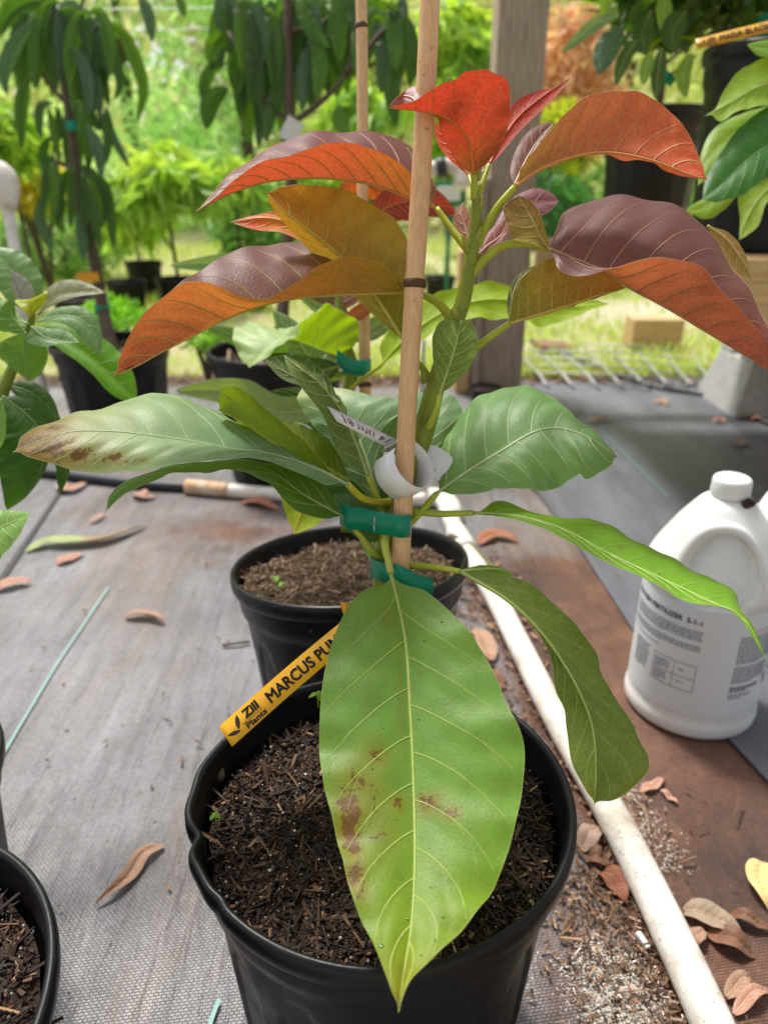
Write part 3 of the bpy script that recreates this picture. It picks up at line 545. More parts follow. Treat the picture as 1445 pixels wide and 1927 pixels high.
# standpipe, sign, fence wires
t = empty('standpipe', U(30, 560, 1.75), 'white plastic standpipe with a fat rounded elbow at the left edge', 'pipe')
q = U(34, 520, 1.75); tube('riser', [(q[0]+.02, q[1], -.01), U(36, 560, 1.75), U(30, 480, 1.75), U(14, 385, 1.75)], .0135, PVC, t, 12, 12); tube('elbow', [U(14, 392, 1.75), U(12, 350, 1.75), U(2, 330, 1.75), U(-30, 322, 1.75), U(-120, 330, 1.75)], [.021, .031, .032, .028, .02], PVC, t, 14, 20)
t = empty('price_sign', U(846, 400, 2.6), 'green-framed white sign behind the stem, beside the grey post', 'sign')
def fbox(name, a, b, z, th, mat, par, dz=0):
    A = U(*a, z-dz); B = U(*b, z-dz); C_ = (A+B)/2; d = ((B[0]-A[0]), th, abs(A[2]-B[2])*1.0); return MB().box(C_, (abs(d[0]), th, d[2])).build(name, mat, par, bevel=.002)
fbox('sign_frame', (815, 342), (876, 388), 2.6, .03, SIGN, t); fbox('sign_card', (822, 350), (866, 378), 2.6, .004, WHITE, t, .035)
q = U(845, 388, 2.61); tube('stake', [(q[0], q[1], q[2]), (q[0], q[1], 0)], .008, SIGN, t)
t = empty('pipe_tee', U(850, 315, 2.4), 'white pipe elbow above the green-framed sign', 'pipe'); tube('pipe', [U(800, 322, 2.4), U(850, 312, 2.4), U(868, 330, 2.4), U(866, 352, 2.4)], .024, PVC, t, 12, 14); tube('dark_coupling', [U(820, 318, 2.4), U(838, 314, 2.4)], .032, POLY, t, 12)
for (a, b, z, l) in (((60, 20), (800, 10), 5, 'upper thin pale wire strung behind the hanging leaves'), ((60, 62), (800, 45), 5, 'lower thin pale wire strung behind the hanging leaves')):
    tagit(tube('fence_wire', [U(-300, a[1]+9, z), U(*a, z), U(*b, z), U(1500, b[1]-8, z)], .0035, WIRE, None, 6, 12), l, 'wire')
tagit(tube('steel_rod', [U(797, 640, 1.5), U(795, 760, 1.62)], .004, WIRE), 'thin grey metal rod standing behind the bamboo stake', 'rod')
# ------------------------------------------------------------------ background vegetation
def scatter(name, bv, bf, P, Mx, C, mat, parent=None, kind=None):
    n, k = len(P), len(bv); V = (np.einsum('nij,kj->nki', Mx, bv)+P[:, None]).reshape(-1, 3); F = (bf[None]+k*np.arange(n)[:, None, None]).reshape(-1, bf.shape[1])
    me = mesh(name, V, F); attr(me, 'col', np.repeat(np.clip(C, 0, 1), k, 0)); o = link(name, me, mat, parent); return tagit(o, kind=kind) if kind else o
def rots(g, n, down=None, scale=None):
    """random frames: X = leaf direction, Z = leaf normal"""
    x = g.normal(0, 1, (n, 3)); 
    if down is not None: x[:, 2] = -down+g.normal(0, .35, n)
    x /= np.linalg.norm(x, axis=1)[:, None]; z = g.normal(0, 1, (n, 3)); z[:, 2] += .6; z -= x*(x*z).sum(1)[:, None]; z /= np.linalg.norm(z, axis=1)[:, None]; y = np.cross(z, x)
    return np.stack([x, y, z], 2)*(scale[:, None, None] if scale is not None else 1)
LB = np.array([(0,0,0),(.3,.16,.03),(.3,-.16,.03),(.7,.14,0),(.7,-.14,0),(1,0,-.1)], float); LF = np.array([(0,2,1,1),(1,2,4,3),(3,4,5,5)]);
LFT = np.array([(0,2,1),(1,2,4),(1,4,3),(3,4,5)])
LONG = np.array([(0,0,0),(.2,.075,.05),(.2,-.075,.05),(.55,.09,.0),(.55,-.09,0),(.8,.06,-.12),(.8,-.06,-.12),(1,0,-.3)], float); LONGF = np.array([(0,2,1),(1,2,4),(1,4,3),(3,4,6),(3,6,5),(5,6,7)])
def woodtree(x, y, h, rad, seed, col, label, n=5200, dens=.0, name='woodland_tree', lean=0, ls=.13, group='trees of the wood beyond the nursery'):
    g = np.random.default_rng(seed); t = empty(name, (x, y, -.02), label, 'tree', group)
    tx = [(x, y, -.1), (x+lean*.3, y, h*.35), (x+lean, y, h*.95)]; tube('trunk', tx, [rad*.05+.03, rad*.035+.02, .015], STEMD, t, 8, 12)
    nb = 13; C_ = []
    l_ = sum(col)/3; col = tuple(min(.85, 3.1*(c*.66+l_*.34)) for c in col)  # sunlit brightness of the wood painted in: crown colour lifted and greyed
    for k in range(nb):
        a = g.uniform(0, 2*PI); hh = g.uniform(.06, .95)*h; r = rad*g.uniform(.25, .9)*(1-.35*hh/h); c_ = np.array((x+lean*hh/h+r*math.cos(a), y+r*math.sin(a), hh)); C_.append(c_)
        if k < 6: tube('branch', [(x+lean*hh/h*.8, y, hh*.8), tuple(c_)], [.02, .006], STEMD, t, 5, 5)
    C_ = np.array(C_); ci = g.integers(0, nb, n); P = C_[ci]+g.normal(0, 1, (n, 3))*np.array((rad*.30, rad*.30, h*.085)); P[:, 2] = np.maximum(P[:, 2], .02)
    C = np.array(col)*g.uniform(.6, 1.4, (n, 1))*(1+.2*g.normal(0, 1, nb)[ci, None]).clip(.6, 1.4)
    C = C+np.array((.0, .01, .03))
    scatter('crown', LB, LFT, P, rots(g, n, None, g.uniform(.6, 1.4, n)*ls), C, FOL, t, 'stuff'); return t
wood = [(-6.2, 11, 5, 2.0, sr(130, 160, 80), 'broad mid-green tree at the far left of the wood'), (-3.8, 12.5, 6, 1.8, sr(120, 155, 90), 'tall mid-green tree of the wood behind the slender dark tree'), (-1.9, 11.5, 5, 1.6, sr(118, 156, 92), 'bluish green tree of the wood between the two dark trees'),
    (-.2, 13, 6.5, 1.8, sr(136, 170, 84), 'green tree of the wood behind the middle dark tree'), (1.6, 12, 5, 1.5, sr(150, 185, 80), 'bright tree of the wood between the bamboo and the grey post'), (3.9, 13.5, 6, 1.9, sr(140, 170, 96), 'pale green tree of the wood right of the grey post'), (6.2, 12.5, 6, 2.1, sr(126, 156, 84), 'green tree of the wood behind the bench pots'),
    (-8.6, 14, 7, 2.4, sr(112, 146, 76), 'large tree closing the wood on the left'), (8.8, 14, 7, 2.4, sr(118, 148, 80), 'large tree closing the wood on the right')]
for i, (x, y, h, r, c_, l) in enumerate(wood): woodtree(x, y, h, r, 60+i, c_, l, n=7500, ls=.16)
for i in range(9):
    x = -14+3.6*i; woodtree(x, 20+random.uniform(-1, 1), 8, 3.0, 90+i, sr(150, 178, 112), 'pale tree in the far back row of the wood', n=5200, ls=.40, group='far back row of the wood')
def shrub(x, y, z, rx, rz, seed, col, label, n, ls, name='shrub', base=LB, bf=LFT, down=None, cat='shrub'):
    g = np.random.default_rng(seed); t = empty(name, (x, y, 0), label, cat); 
    for k in range(7): a = g.uniform(0, 2*PI); tube('branch', [(x, y, 0), (x+.4*rx*math.cos(a), y+.3*rx*math.sin(a), z*.7), (x+.8*rx*math.cos(a), y+.6*rx*math.sin(a), z+rz*g.uniform(-.4, .7))], list(np.array([.012, .009, .004])*min(1, ls/.07)), STEMD, t, 5, 8)
    d = g.normal(0, 1, (n, 3)); d /= np.linalg.norm(d, axis=1)[:, None]; q = g.uniform(.35, 1, (n, 1))**.6*(1+.22*fbm(d[:, 0]*2, d[:, 2]*2+d[:, 1], 2.4, seed))[:, None]; P = np.array((x, y, z))+d*q*np.array((rx, rx, rz)); P[:, 2] = np.maximum(P[:, 2], .02)
    cl = (1+.4*fbm(P[:, 0], P[:, 2], 6/rx*.4, seed+2))[:, None]; C = np.array(col)*g.uniform(.7, 1.35, (n, 1))*cl
    scatter('crown', base, bf, P, rots(g, n, down, g.uniform(.7, 1.3, n)*ls), C, FOL, t, 'stuff'); return t
def sh(px, py, z, rpx, rpy, seed, col, label, n, ls, **k):
    p = U(px, py, z); return shrub(p[0], p[1], p[2], rpx*z/FPX, rpy*z/FPX, seed, col, label, n, ls, **k)
sh(1075, 170, 7, 95, 150, 1, sr(214, 176, 150), 'dead russet-brown bush right of the grey post', 2600, .13, name='dead_bush', cat='bush')
sh(30, 290, 8, 80, 60, 2, sr(200, 165, 140), 'dead brown brush at the far left behind yellow shrubs', 900, .13, name='dead_bush', cat='bush')
sh(850, 250, 6.5, 60, 110, 3, sr(150, 190, 60), 'bright green bush behind the bamboo, left of the post', 1500, .10)
sh(1060, 275, 5, 60, 70, 4, sr(190, 200, 60), 'yellow-green shrub right of the post under the red leaf tip', 900, .09)
sh(1010, 390, 4.6, 120, 75, 5, sr(70, 120, 60), 'dark green leafy bush behind the post at red-leaf height', 1500, .10, base=LONG, bf=LONGF, down=1.2)
sh(62, 350, 4.2, 60, 45, 6, sr(205, 195, 50), 'yellow shrub beside the white standpipe', 900, .07)
sh(120, 460, 5.0, 130, 70, 7, sr(120, 160, 80), 'low green bush behind the slender trunk', 1600, .07)
sh(480, 430, 5.0, 90, 70, 8, sr(110, 156, 80), 'low green bush behind the left tips of the red leaves', 1400, .07)
sh(640, 470, 6.0, 140, 90, 9, sr(140, 175, 90), 'low distant bush behind the centre of the red sapling', 1500, .08)
sh(1300, 400, 5.5, 260, 120, 10, sr(110, 150, 70), 'green bush seen below the bench pots', 2200, .1)
def mangot(px, py, z, rpx, rpy, seed, label, col=sr(200, 222, 90), n=900, ls=.17, pot_=None):
    p = U(px, py, z); rx, rz = rpx*z/FPX, rpy*z/FPX; g = np.random.default_rng(seed); t = empty('lime_mango_tree', (p[0], p[1], 0), label, 'tree', 'lime green potted trees in the middle distance')
    tube('trunk', [(p[0]+.02, p[1], 0), (p[0], p[1], p[2]*.6), (p[0], p[1], p[2])], [.012, .01, .007], STEMD, t, 6, 8)
    nc = 30; d = g.normal(0, 1, (nc, 3)); d /= np.linalg.norm(d, axis=1)[:, None]; d[:, 2] = np.abs(d[:, 2])*1.0-.35; C_ = p+d*g.uniform(.5, .95, (nc, 1))*np.array((rx, rx, rz))
    for k in range(10): tube('branch', [(p[0], p[1], p[2]-.25*rz), tuple(C_[k])], [.005, .003], STEMD, t, 5, 4)
    ci = g.integers(0, nc, n); P = C_[ci]+g.normal(0, .02, (n, 3)); yl = g.uniform(0, 1, (nc, 1))[ci]
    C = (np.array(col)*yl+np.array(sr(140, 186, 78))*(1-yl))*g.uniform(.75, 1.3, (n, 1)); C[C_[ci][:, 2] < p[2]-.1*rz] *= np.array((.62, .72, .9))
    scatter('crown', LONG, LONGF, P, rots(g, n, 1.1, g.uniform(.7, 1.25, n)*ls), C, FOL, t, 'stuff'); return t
mangot(310, 330, 3.6, 100, 105, 1, 'lime green drooping tree between the two dark trees', n=1100)
mangot(250, 400, 4.2, 70, 90, 2, 'smaller lime tree just right of the slender dark trunk', n=700)
mangot(440, 335, 4.4, 60, 70, 3, 'lime green tree behind the left tip of the upper red leaf', n=600)
mangot(850, 70, 4.0, 75, 110, 4, 'tall lime green tree between bamboo stake and grey post', n=900)
mangot(10, 250, 3.6, 60, 90, 5, 'lime green tree at the left edge above the standpipe', n=600)
mangot(640, 320, 4.8, 90, 70, 6, 'lime green tree behind the thin rear bamboo', n=700)
mangot(700, 200, 5.2, 90, 80, 7, 'lime green tree between thin and thick bamboo stakes', n=700)
# grass
g = np.random.default_rng(5); n = 60000
yy = 2.45+7.0*g.uniform(0, 1, n)**1.7; xx = g.uniform(-1, 1, n)*(yy*.62+.3); mk = fbm(xx, yy, 2.2, 8)+g.normal(0, .12, n) > (-.12+.0*yy); mk |= (g.uniform(0, 1, n) < .12); xx, yy = xx[mk], yy[mk]; n = len(xx)
GBv = np.array([(-.05, 0, 0), (.05, 0, 0), (0, .1, .55), (0, .35, 1)], float); GBf = np.array([(0, 1, 2), (0, 2, 3)])
a = g.uniform(0, 2*PI, n); s_ = g.uniform(.02, .055, n)*(1+.25*(yy-2.5)/3); le = g.normal(0, .5, n); Mx = np.zeros((n, 3, 3)); Mx[:, 0, 0] = np.cos(a); Mx[:, 1, 0] = np.sin(a); Mx[:, 0, 1] = -np.sin(a)*1.3; Mx[:, 1, 1] = np.cos(a)*1.3; Mx[:, 2, 2] = 1; Mx *= s_[:, None, None]
C = np.array(sr(196, 222, 96))*g.uniform(.6, 1.3, (n, 1)); dr = g.uniform(0, 1, n) < .25; C[dr] = np.array(sr(222, 212, 150))*g.uniform(.7, 1.1, (dr.sum(), 1))
scatter('grass', GBv, GBf, np.stack([xx, yy, np.full(n, -.013)], 1), Mx, C, GRASS, None, 'stuff')
# weeds at the foot of the far pots
sh(215, 590, 2.5, 60, 28, 20, sr(130, 190, 50), 'bright weeds in front of the distant grey pots', 500, .03, name='weed_clump', cat='weeds')
sh(385, 640, 2.3, 40, 20, 21, sr(140, 186, 60), 'small weeds left of the middle distance pot', 250, .03, name='weed_clump', cat='weeds')
# ------------------------------------------------------------------ dark drooping trees (individual leaves)
MG = (sr(54, 88, 36), sr(72, 104, 32), sr(96, 150, 14), sr(80, 100, 50)); MG2 = (sr(84, 116, 90), sr(84, 108, 50), sr(80, 124, 20), sr(100, 124, 80)); MG3 = (sr(66, 116, 36), sr(90, 132, 36), sr(130, 180, 14), sr(110, 134, 60))
def pl(parent, px, z, w, col=MG, zc=0, n=18, fold=.35, tw=.3):
    """narrow hanging leaf through pixel points at one depth, w wide in pixels"""
    z0 = z; P = UA([(x, y, z0+zc*i) for i, (x, y) in enumerate(px)]); M = crv(P, n); s = np.linspace(0, 1, n); T = np.gradient(M, axis=0); T /= np.linalg.norm(T, axis=1)[:, None]
    vd = M-np.array((0, 0, CAMH)); vd /= np.linalg.norm(vd, axis=1)[:, None]; side = np.cross(T, vd); side /= np.linalg.norm(side, axis=1)[:, None]+1e-9; nn = np.cross(side, T)
    w_ = (w*z/FPX/2*np.sin(PI*s**.9)**.7)[:, None]; ang = random.uniform(-tw, tw); sd = side*math.cos(ang)+nn*math.sin(ang); ff = nn*math.sin(fold)*random.choice((-1, 1))
    ct, cu, cx, vn = col
    return blade('leaf', M, M+w_*(sd+ff*.6), M+w_*(-sd+ff*.6), ct, cu, cx, random.choice(('cam', 'up')), vein=vn, nv=12, m=4, parent=parent, mat=LEAFB, seed=random.randint(0, 999), quilt=.0015, wav=.003, vr=1.5)
Z1 = 1.9; b_ = POT4.location; T1 = empty('slender_dark_tree', (b_.x, b_.y, .2), 'slender tree with long dark drooping leaves at the left, in a black pot', 'tree')
q = UA([(95, -30, Z1), (108, 60, Z1), (118, 130, Z1), (140, 280, Z1), (152, 380, Z1), (176, 480, Z1), (192, 570, Z1)]); q = np.vstack([q, [b_.x, b_.y, .19]]); tube('trunk', q, [.008, .009, .0105, .012, .013, .0145, .016, .018], STEMD, T1, 10, 40)
for pp in ([(112, 90), (150, 20), (165, -20)], [(110, 80), (70, 50), (50, 20)], [(128, 200), (75, 130), (60, 70)], [(138, 320), (110, 305), (98, 312)], [(120, 130), (165, 80), (190, 40)], [(150, 330), (165, 320), (185, 335)]): tube('branch', [U(x, y, Z1) for x, y in pp], [.006, .005, .004], STEMD, T1, 6, 8)
tl = [([(118, 8), (60, 4), (20, 28), (-5, 72)], 34), ([(145, 32), (146, 110), (155, 205)], 36), ([(165, 80), (172, 150), (170, 245)], 26), ([(188, 38), (228, 60), (256, 115), (270, 170), (258, 232)], 26), ([(192, 50), (214, 100), (226, 160), (214, 190)], 22), ([(180, 110), (196, 160), (206, 200)], 20), ([(60, 40), (25, 90), (8, 140), (14, 180)], 28), ([(75, 60), (52, 110), (44, 190), (44, 282)], 22), ([(60, 140), (40, 180), (40, 280)], 20), ([(100, 35), (74, 70), (58, 125)], 24), ([(100, 192), (78, 200), (74, 235), (80, 262)], 17), ([(92, 200), (102, 250), (115, 312)], 15), ([(97, 255), (82, 285), (90, 320), (98, 355)], 20), ([(165, 185), (186, 240), (200, 205)], 14), ([(165, 235), (186, 285), (192, 335)], 24), ([(203, 205), (210, 250), (225, 280), (246, 318)], 16), ([(152, 322), (190, 340), (208, 400), (214, 472)], 22), ([(155, 330), (172, 380), (190, 468)], 22), ([(85, 362), (75, 405), (85, 440), (100, 475)], 22), ([(122, 370), (110, 410), (124, 440)], 22), ([(150, 400), (155, 440), (158, 490)], 22), ([(165, 350), (175, 400), (178, 460)], 15), ([(262, -10), (280, 30), (288, 80)], 24), ([(332, -10), (342, 10), (348, 32)], 18), ([(100, 20), (90, 90), (110, 170)], 24), ([(130, 60), (125, 130), (118, 185)], 22), ([(175, 30), (195, 100), (190, 170)], 24), ([(150, 150), (158, 210), (150, 262)], 22), ([(85, 310), (86, 350), (78, 400)], 16), ([(108, 200), (112, 240), (100, 290)], 16), ([(160, 100), (185, 170), (188, 230)], 20), ([(20, -10), (10, 30), (-10, 60)], 26), ([(200, 200), (204, 260), (200, 310)], 18), ([(180, 330), (200, 380), (192, 430)], 15)]
for i, (pp, w) in enumerate(tl): pl(T1, pp, Z1+random.uniform(-.06, .06), w, (MG, MG, MG2, MG3)[i % 4] if i not in (1, 15, 20) else MG2)
Z2 = 1.6; b_ = POT3.location; T2 = empty('dense_dark_tree', (b_.x, b_.y, .2), 'dense dark-leaved tree filling the top centre behind the thin bamboo', 'tree')
q = UA([(540, -40, Z2), (541, 60, Z2), (545, 220, Z2), (548, 340, Z2), (540, 480, Z2)]); q = np.vstack([q, [b_.x, b_.y, .24]]); tube('trunk', q, [.009, .011, .012, .0125, .013, .015], STEMD, T2, 10, 30)
for pp in ([(545, 235), (600, 195), (650, 140), (665, 60)], [(545, 230), (505, 195), (480, 150)], [(541, 80), (480, 60), (440, 20)], [(541, 60), (600, 50), (640, 10)], [(650, 140), (720, 60), (760, 20)], [(505, 195), (460, 120), (430, 60)]): tube('branch', [U(x, y, Z2) for x, y in pp], [.007, .006, .004, .003][:len(pp)], STEMD, T2, 6, 8)
tl = [([(430, -5), (438, 50), (452, 92)], 32), ([(432, 55), (402, 85), (398, 132)], 30), ([(430, 165), (398, 190), (388, 245)], 34), ([(470, 20), (480, 100), (470, 200)], 34), ([(500, 60), (498, 150), (485, 282)], 34), ([(520, 40), (528, 130), (522, 215)], 34), ([(560, 60), (572, 120), (592, 172)], 34), ([(588, 60), (602, 120), (596, 190)], 30), ([(622, 5), (650, 50), (655, 100)], 46), ([(650, -10), (668, 25), (664, 60)], 30), ([(700, 45), (728, 85), (716, 178)], 48), ([(752, 40), (776, 100), (770, 165)], 34), ([(748, 115), (738, 165), (746, 238)], 32), ([(636, 195), (640, 220), (650, 262)], 30), ([(425, 120), (400, 130), (385, 160), (384, 198)], 24), ([(450, -10), (466, 60), (440, 120)], 30), ([(560, 0), (590, 60), (620, 90)], 30), ([(600, 20), (640, 70), (640, 150)], 32), ([(460, 80), (448, 140), (462, 200)], 32), ([(690, 0), (720, 20), (775, 60)], 34), ([(730, 20), (760, 50), (784, 110)], 34), ([(520, 160), (508, 220), (500, 268)], 26), ([(560, 170), (548, 225), (560, 262)], 0), ([(600, 110), (585, 160), (590, 215)], 22)]
for i, (pp, w) in enumerate(tl):
    if w: pl(T2, pp, Z2+random.uniform(-.05, .05), w, MG2 if i in (4, 8, 10) else (MG, MG3, MG)[i % 3])
for k in range(46):
    x = random.uniform(420, 770); y = random.uniform(-60, 110) if k < 36 else random.uniform(60, 160); d = random.uniform(-26, 26)
    if x > 640 and y > 60: continue
    pl(T2, [(x, y), (x+d*.7, y+50), (x+d, y+random.uniform(90, 130))], Z2+random.uniform(.0, .22), random.uniform(24, 36), (MG, MG3, MG, MG2)[k % 4], n=14)
def whorl(t, cx, cy, n, ln, wd, z, spread):
    for k in range(n):
        d = random.uniform(-1, 1)*spread; l_ = ln*random.uniform(.75, 1.15); x0 = cx+random.uniform(-6, 6); y0 = cy+random.uniform(-8, 8)
        pl(t, [(x0, y0), (x0+d*.45, y0-8+abs(d)*.12), (x0+d*.85, y0+l_*.35), (x0+d, y0+l_)], z+random.uniform(-.09, .09), wd*random.uniform(.8, 1.15), (MG, MG3, MG3, MG2, MG)[random.randint(0, 4)], n=14)
for a_ in ((110, 15, 12, 150, 28, 70), (122, 95, 8, 140, 26, 60), (60, 30, 7, 140, 26, 40), (170, 30, 7, 130, 26, 50), (135, 205, 7, 110, 20, 50), (150, 325, 7, 120, 20, 48), (100, 305, 4, 110, 18, 26)): whorl(T1, a_[0], a_[1], a_[2], a_[3], a_[4], Z1+.03, a_[5])
for a_ in ((445, 10, 9, 110, 30, 50), (500, 20, 9, 150, 32, 50), (560, 10, 9, 150, 32, 60), (620, 0, 9, 130, 34, 60), (720, 20, 8, 120, 34, 60), (480, 110, 5, 120, 28, 35), (600, 90, 4, 100, 28, 40)): whorl(T2, a_[0], a_[1], a_[2], a_[3], a_[4], Z2+.06, a_[5])
tagit(MB().box(U(166, 522, Z1-.04), (.055, .004, .022), 0, 0, -.05).build('name_tag', ORG), 'orange tag on the lower trunk of the slender dark tree', 'tag')
def ring(name, P, r, h, mat, label, parent=None, cat='tape'):
    P = Vector(tuple(P)); v, f = lathe([(r, -h/2), (r+.0008, 0), (r, h/2)], 20); v += np.array(P); return tagit(link(name, mesh(name, v, f), mat, parent), label, cat)
ring('tree_tape', U(137, 237, Z1), .017, .022, TAPE, 'green tape high on the trunk of the slender dark tree'); ring('tree_tape', U(193, 583, Z1), .019, .024, TAPE, 'green tape low on the trunk of the slender dark tree')
t = MB(); t.box(U(548, 245, 1.55), (.035, .002, .045), .3, .2, .5); tagit(t.build('name_tag', WTAG), 'white tag hanging on the trunk of the dense dark tree', 'tag')
# ------------------------------------------------------------------ plants on the bench
for i in range(4):
    leafvar('bd', .10+.012*i, .034+.003*i, .5+.2*i, .3, DARK, .04*(i-1.5)); leafvar('bg', .10, .036, .6, .3, (sr(96, 128, 104), sr(84, 118, 44), sr(100, 150, 15), sr(150, 165, 100)), .03*i); leafvar('bb', .10, .036, .5+.1*i, .25, BRIGHT, -.03)
def benchplant(po, H_, px, zz, label, rng, n, keys, name='avocado_tree'):
    b = po.location; t = empty(name, (b.x, b.y, b.z+.2), label, 'tree'); top = U(*px, zz); tube('trunk', [(b.x, b.y, b.z+.2), (b.x, b.y, b.z+.35), tuple(top)], [.008, .0075, .005], STEMD, t, 8, 12)
    for k in range(9):
        a = random.uniform(0, 2*PI); c0 = np.array(top)*random.uniform(.75, 1)+np.array((b.x, b.y, b.z+.3))*.1; c0 = np.array((b.x, b.y, 0))+(np.array((0, 0, 1)))*(b.z+random.uniform(.30, .5)); e = c0+np.array((math.cos(a)*.07, math.sin(a)*.07, .05)); tube('branch', [c0, e], [.004, .003], STEMD, t, 6, 5)
    for (x0, x1, y0, y1, d0, d1, nn) in rng:
        for k in range(nn):
            p = U(random.uniform(x0, x1), random.uniform(y0, y1), random.uniform(d0, d1)); putleaf(t, random.choice(keys), p, random.uniform(0, 2*PI), random.uniform(.3, 1.35), random.uniform(.75, 1.1), random.uniform(-.5, .5))
    return t
BT = benchplant(PB1, .5, (1400, -60), 1.1, 'leafy dark green tree in the edge pot on the bench, wearing the yellow tag', [(1150, 1460, -60, 25, 1.1, 1.35, 120), (1150, 1420, 0, 80, 1.14, 1.35, 85), (1200, 1300, 60, 110, 1.2, 1.35, 14), (1370, 1470, 30, 70, 1.18, 1.35, 24)], 0, ('bd', 'bd', 'bd', 'bb', 'bg'))
BU = benchplant(PB2, .5, (1230, 20), 1.75, 'leafy tree in the rear bench pot', [(1150, 1300, -40, 60, 1.65, 1.9, 60), (1160, 1290, 50, 110, 1.7, 1.85, 26)], 0, ('bd', 'bb', 'bd'))
for pp, w, c_ in [([(1165, 28), (1120, 45), (1085, 75), (1054, 100)], 24, GLAUC), ([(1172, 50), (1145, 85), (1126, 140)], 46, MG2), ([(1200, 70), (1172, 115), (1158, 162)], 26, DARK), ([(1150, -5), (1145, 15), (1160, 30)], 34, BRIGHT), ([(1250, -10), (1248, 25), (1242, 55)], 30, BRIGHT), ([(1225, 20), (1208, 60), (1215, 105)], 38, DARK), ([(1290, 20), (1265, 60), (1272, 100)], 44, DARK), ([(1222, 100), (1215, 130), (1210, 160)], 26, BRIGHT), ([(1300, 100), (1285, 140), (1290, 185)], 28, BRIGHT), ([(1245, 90), (1238, 135), (1234, 188)], 26, DARK)]: pl(BT, pp, 1.12, w, c_)
def pxstrip(name, a, mat, parent=None, ns=24, th=.0004, fy=None):
    """a: function (s,t) -> world point; a thin solid strip"""
    S = np.linspace(0, 1, ns); V = []; 
    for q in S:
        for t_ in (0, .5, 1): V.append(a(q, t_))
    V = np.array(V); F = np.array([(i*3+j, (i+1)*3+j, (i+1)*3+j+1, i*3+j+1) for i in range(ns-1) for j in range(2)]); me = mesh(name, V, F)
    o = link(name, me, mat, parent); md = o.modifiers.new('thickness', 'SOLIDIFY'); md.thickness = th; md.offset = 0; return o
def text3(body, size, ox, oy, fn, name, mat, parent, bold=0.0, lift=None, sx=1.0):
    """flat print: outlines of the words mapped on a surface by fn(x, y)"""
    cu = bpy.data.curves.new('t', 'FONT'); cu.body = body; cu.size = size; cu.bevel_depth = bold; cu.bevel_resolution = 0; cu.resolution_u = 3; tmp = bpy.data.objects.new('t', cu); COL.objects.link(tmp)
    bpy.context.view_layer.update(); me = bpy.data.meshes.new_from_object(tmp.evaluated_get(bpy.context.evaluated_depsgraph_get())); bpy.data.objects.remove(tmp)
    for v_ in me.vertices: v_.co = Vector(tuple(fn(ox+v_.co.x*sx, oy+v_.co.y)))
    me.update(); me.materials.clear(); me.name = name; return link(name, me, mat, parent)
def frame_strip(P0, P1, side, wid, bend=0, nrm=None):
    """strip from P0 to P1 (world), width vector direction side"""
    P0, P1 = np.array(P0), np.array(P1); d = P1-P0; L_ = np.linalg.norm(d); d /= L_; sd = np.array(side)-d*np.dot(side, d); sd /= np.linalg.norm(sd); nn = np.cross(d, sd)
    if np.dot(nn, np.array((0, 0, CAMH))-P0) < 0: nn = -nn
    def fn(x, y, lift=0): return P0+d*x+sd*y+nn*(lift+bend*math.sin(PI*min(max(x/L_, 0), 1)))
    return fn, L_
def logo(fn, parent, x0, y0, k):
    fl = lambda x, y: fn(x, y, .0003); ink = INK
    for (ang, cx, cy, ln, wd) in ((68, .12, .30, 1.0, .17), (158, -.42, -.12, .95, .16)):
        if ln == 0: continue
        v = []; a = R(ang)
        for i in range(13):
            s = i/12; w = wd*math.sin(PI*s)**.8; X_ = cx+ln*(s-.5)*math.cos(a)-w*math.sin(a); Y_ = cy+ln*(s-.5)*math.sin(a)+w*math.cos(a); v.append((X_, Y_))
        for i in range(12, -1, -1):
            s = i/12; w = wd*math.sin(PI*s)**.8*.9; X_ = cx+ln*(s-.5)*math.cos(a)+w*math.sin(a); Y_ = cy+ln*(s-.5)*math.sin(a)-w*math.cos(a); v.append((X_, Y_))
        n_ = 13; V = [fl(x0+X_*k, y0+Y_*k) for X_, Y_ in v]; F = [(i, i+1, 2*n_-2-i, 2*n_-1-i) for i in range(n_-1)]; link('logo_leaf', mesh('logo_leaf', V, F, False), ink, parent)
def yellowtag(name, fn, L_, wid, words, label, tsize, tx, mat=YEL, start=0.0):
    t = empty(name, fn(0, wid/2), label, 'plant tag'); pxstrip('tag_strip', lambda s, q: fn(s*L_+0*q, q*wid), mat, t, 30, .0005)
    text3(words, tsize, tx, wid*.24, lambda x, y: fn(x, y, .0006), 'lettering', INK, t, bold=tsize*.03, sx=.80)
    k = wid*.60; logo(fn, t, wid*.60, wid*.42, k)
    text3('Zill', wid*.52, wid*1.0, wid*.47, lambda x, y: fn(x, y, .0006), 'lettering', INK, t, bold=wid*.022); text3('High Performance', wid*.13, wid*.75, wid*.33, lambda x, y: fn(x, y, .0006), 'lettering', INK, t); text3('Plants', wid*.36, wid*.85, wid*.06, lambda x, y: fn(x, y, .0006), 'lettering', INK, t, bold=wid*.010, sx=1.1)
    return t
A0 = U(437, 1405, .478); A1 = U(700, 1178, .50); sd_ = U(408, 1372, .487)-A0
fn, L_ = frame_strip(A0, A1, sd_, .015, bend=.002); yellowtag('yellow_plant_tag', fn, L_, float(np.linalg.norm(sd_)), 'MARCUS PUMPKIN', 'yellow printed tag leaning from the front pot soil behind the big leaf', .0124, .0355)
tg = pxstrip('tag_tail', lambda s, q: U(658+8*q-8*s, 1133+(1150-1133)*s+4*q, .49)*(1-q)+U(640+6*s, 1133+24*s, .49)*q, ORG, None, 6); tagit(tg, 'small orange tag corner sticking out above the big front leaf', 'tag')
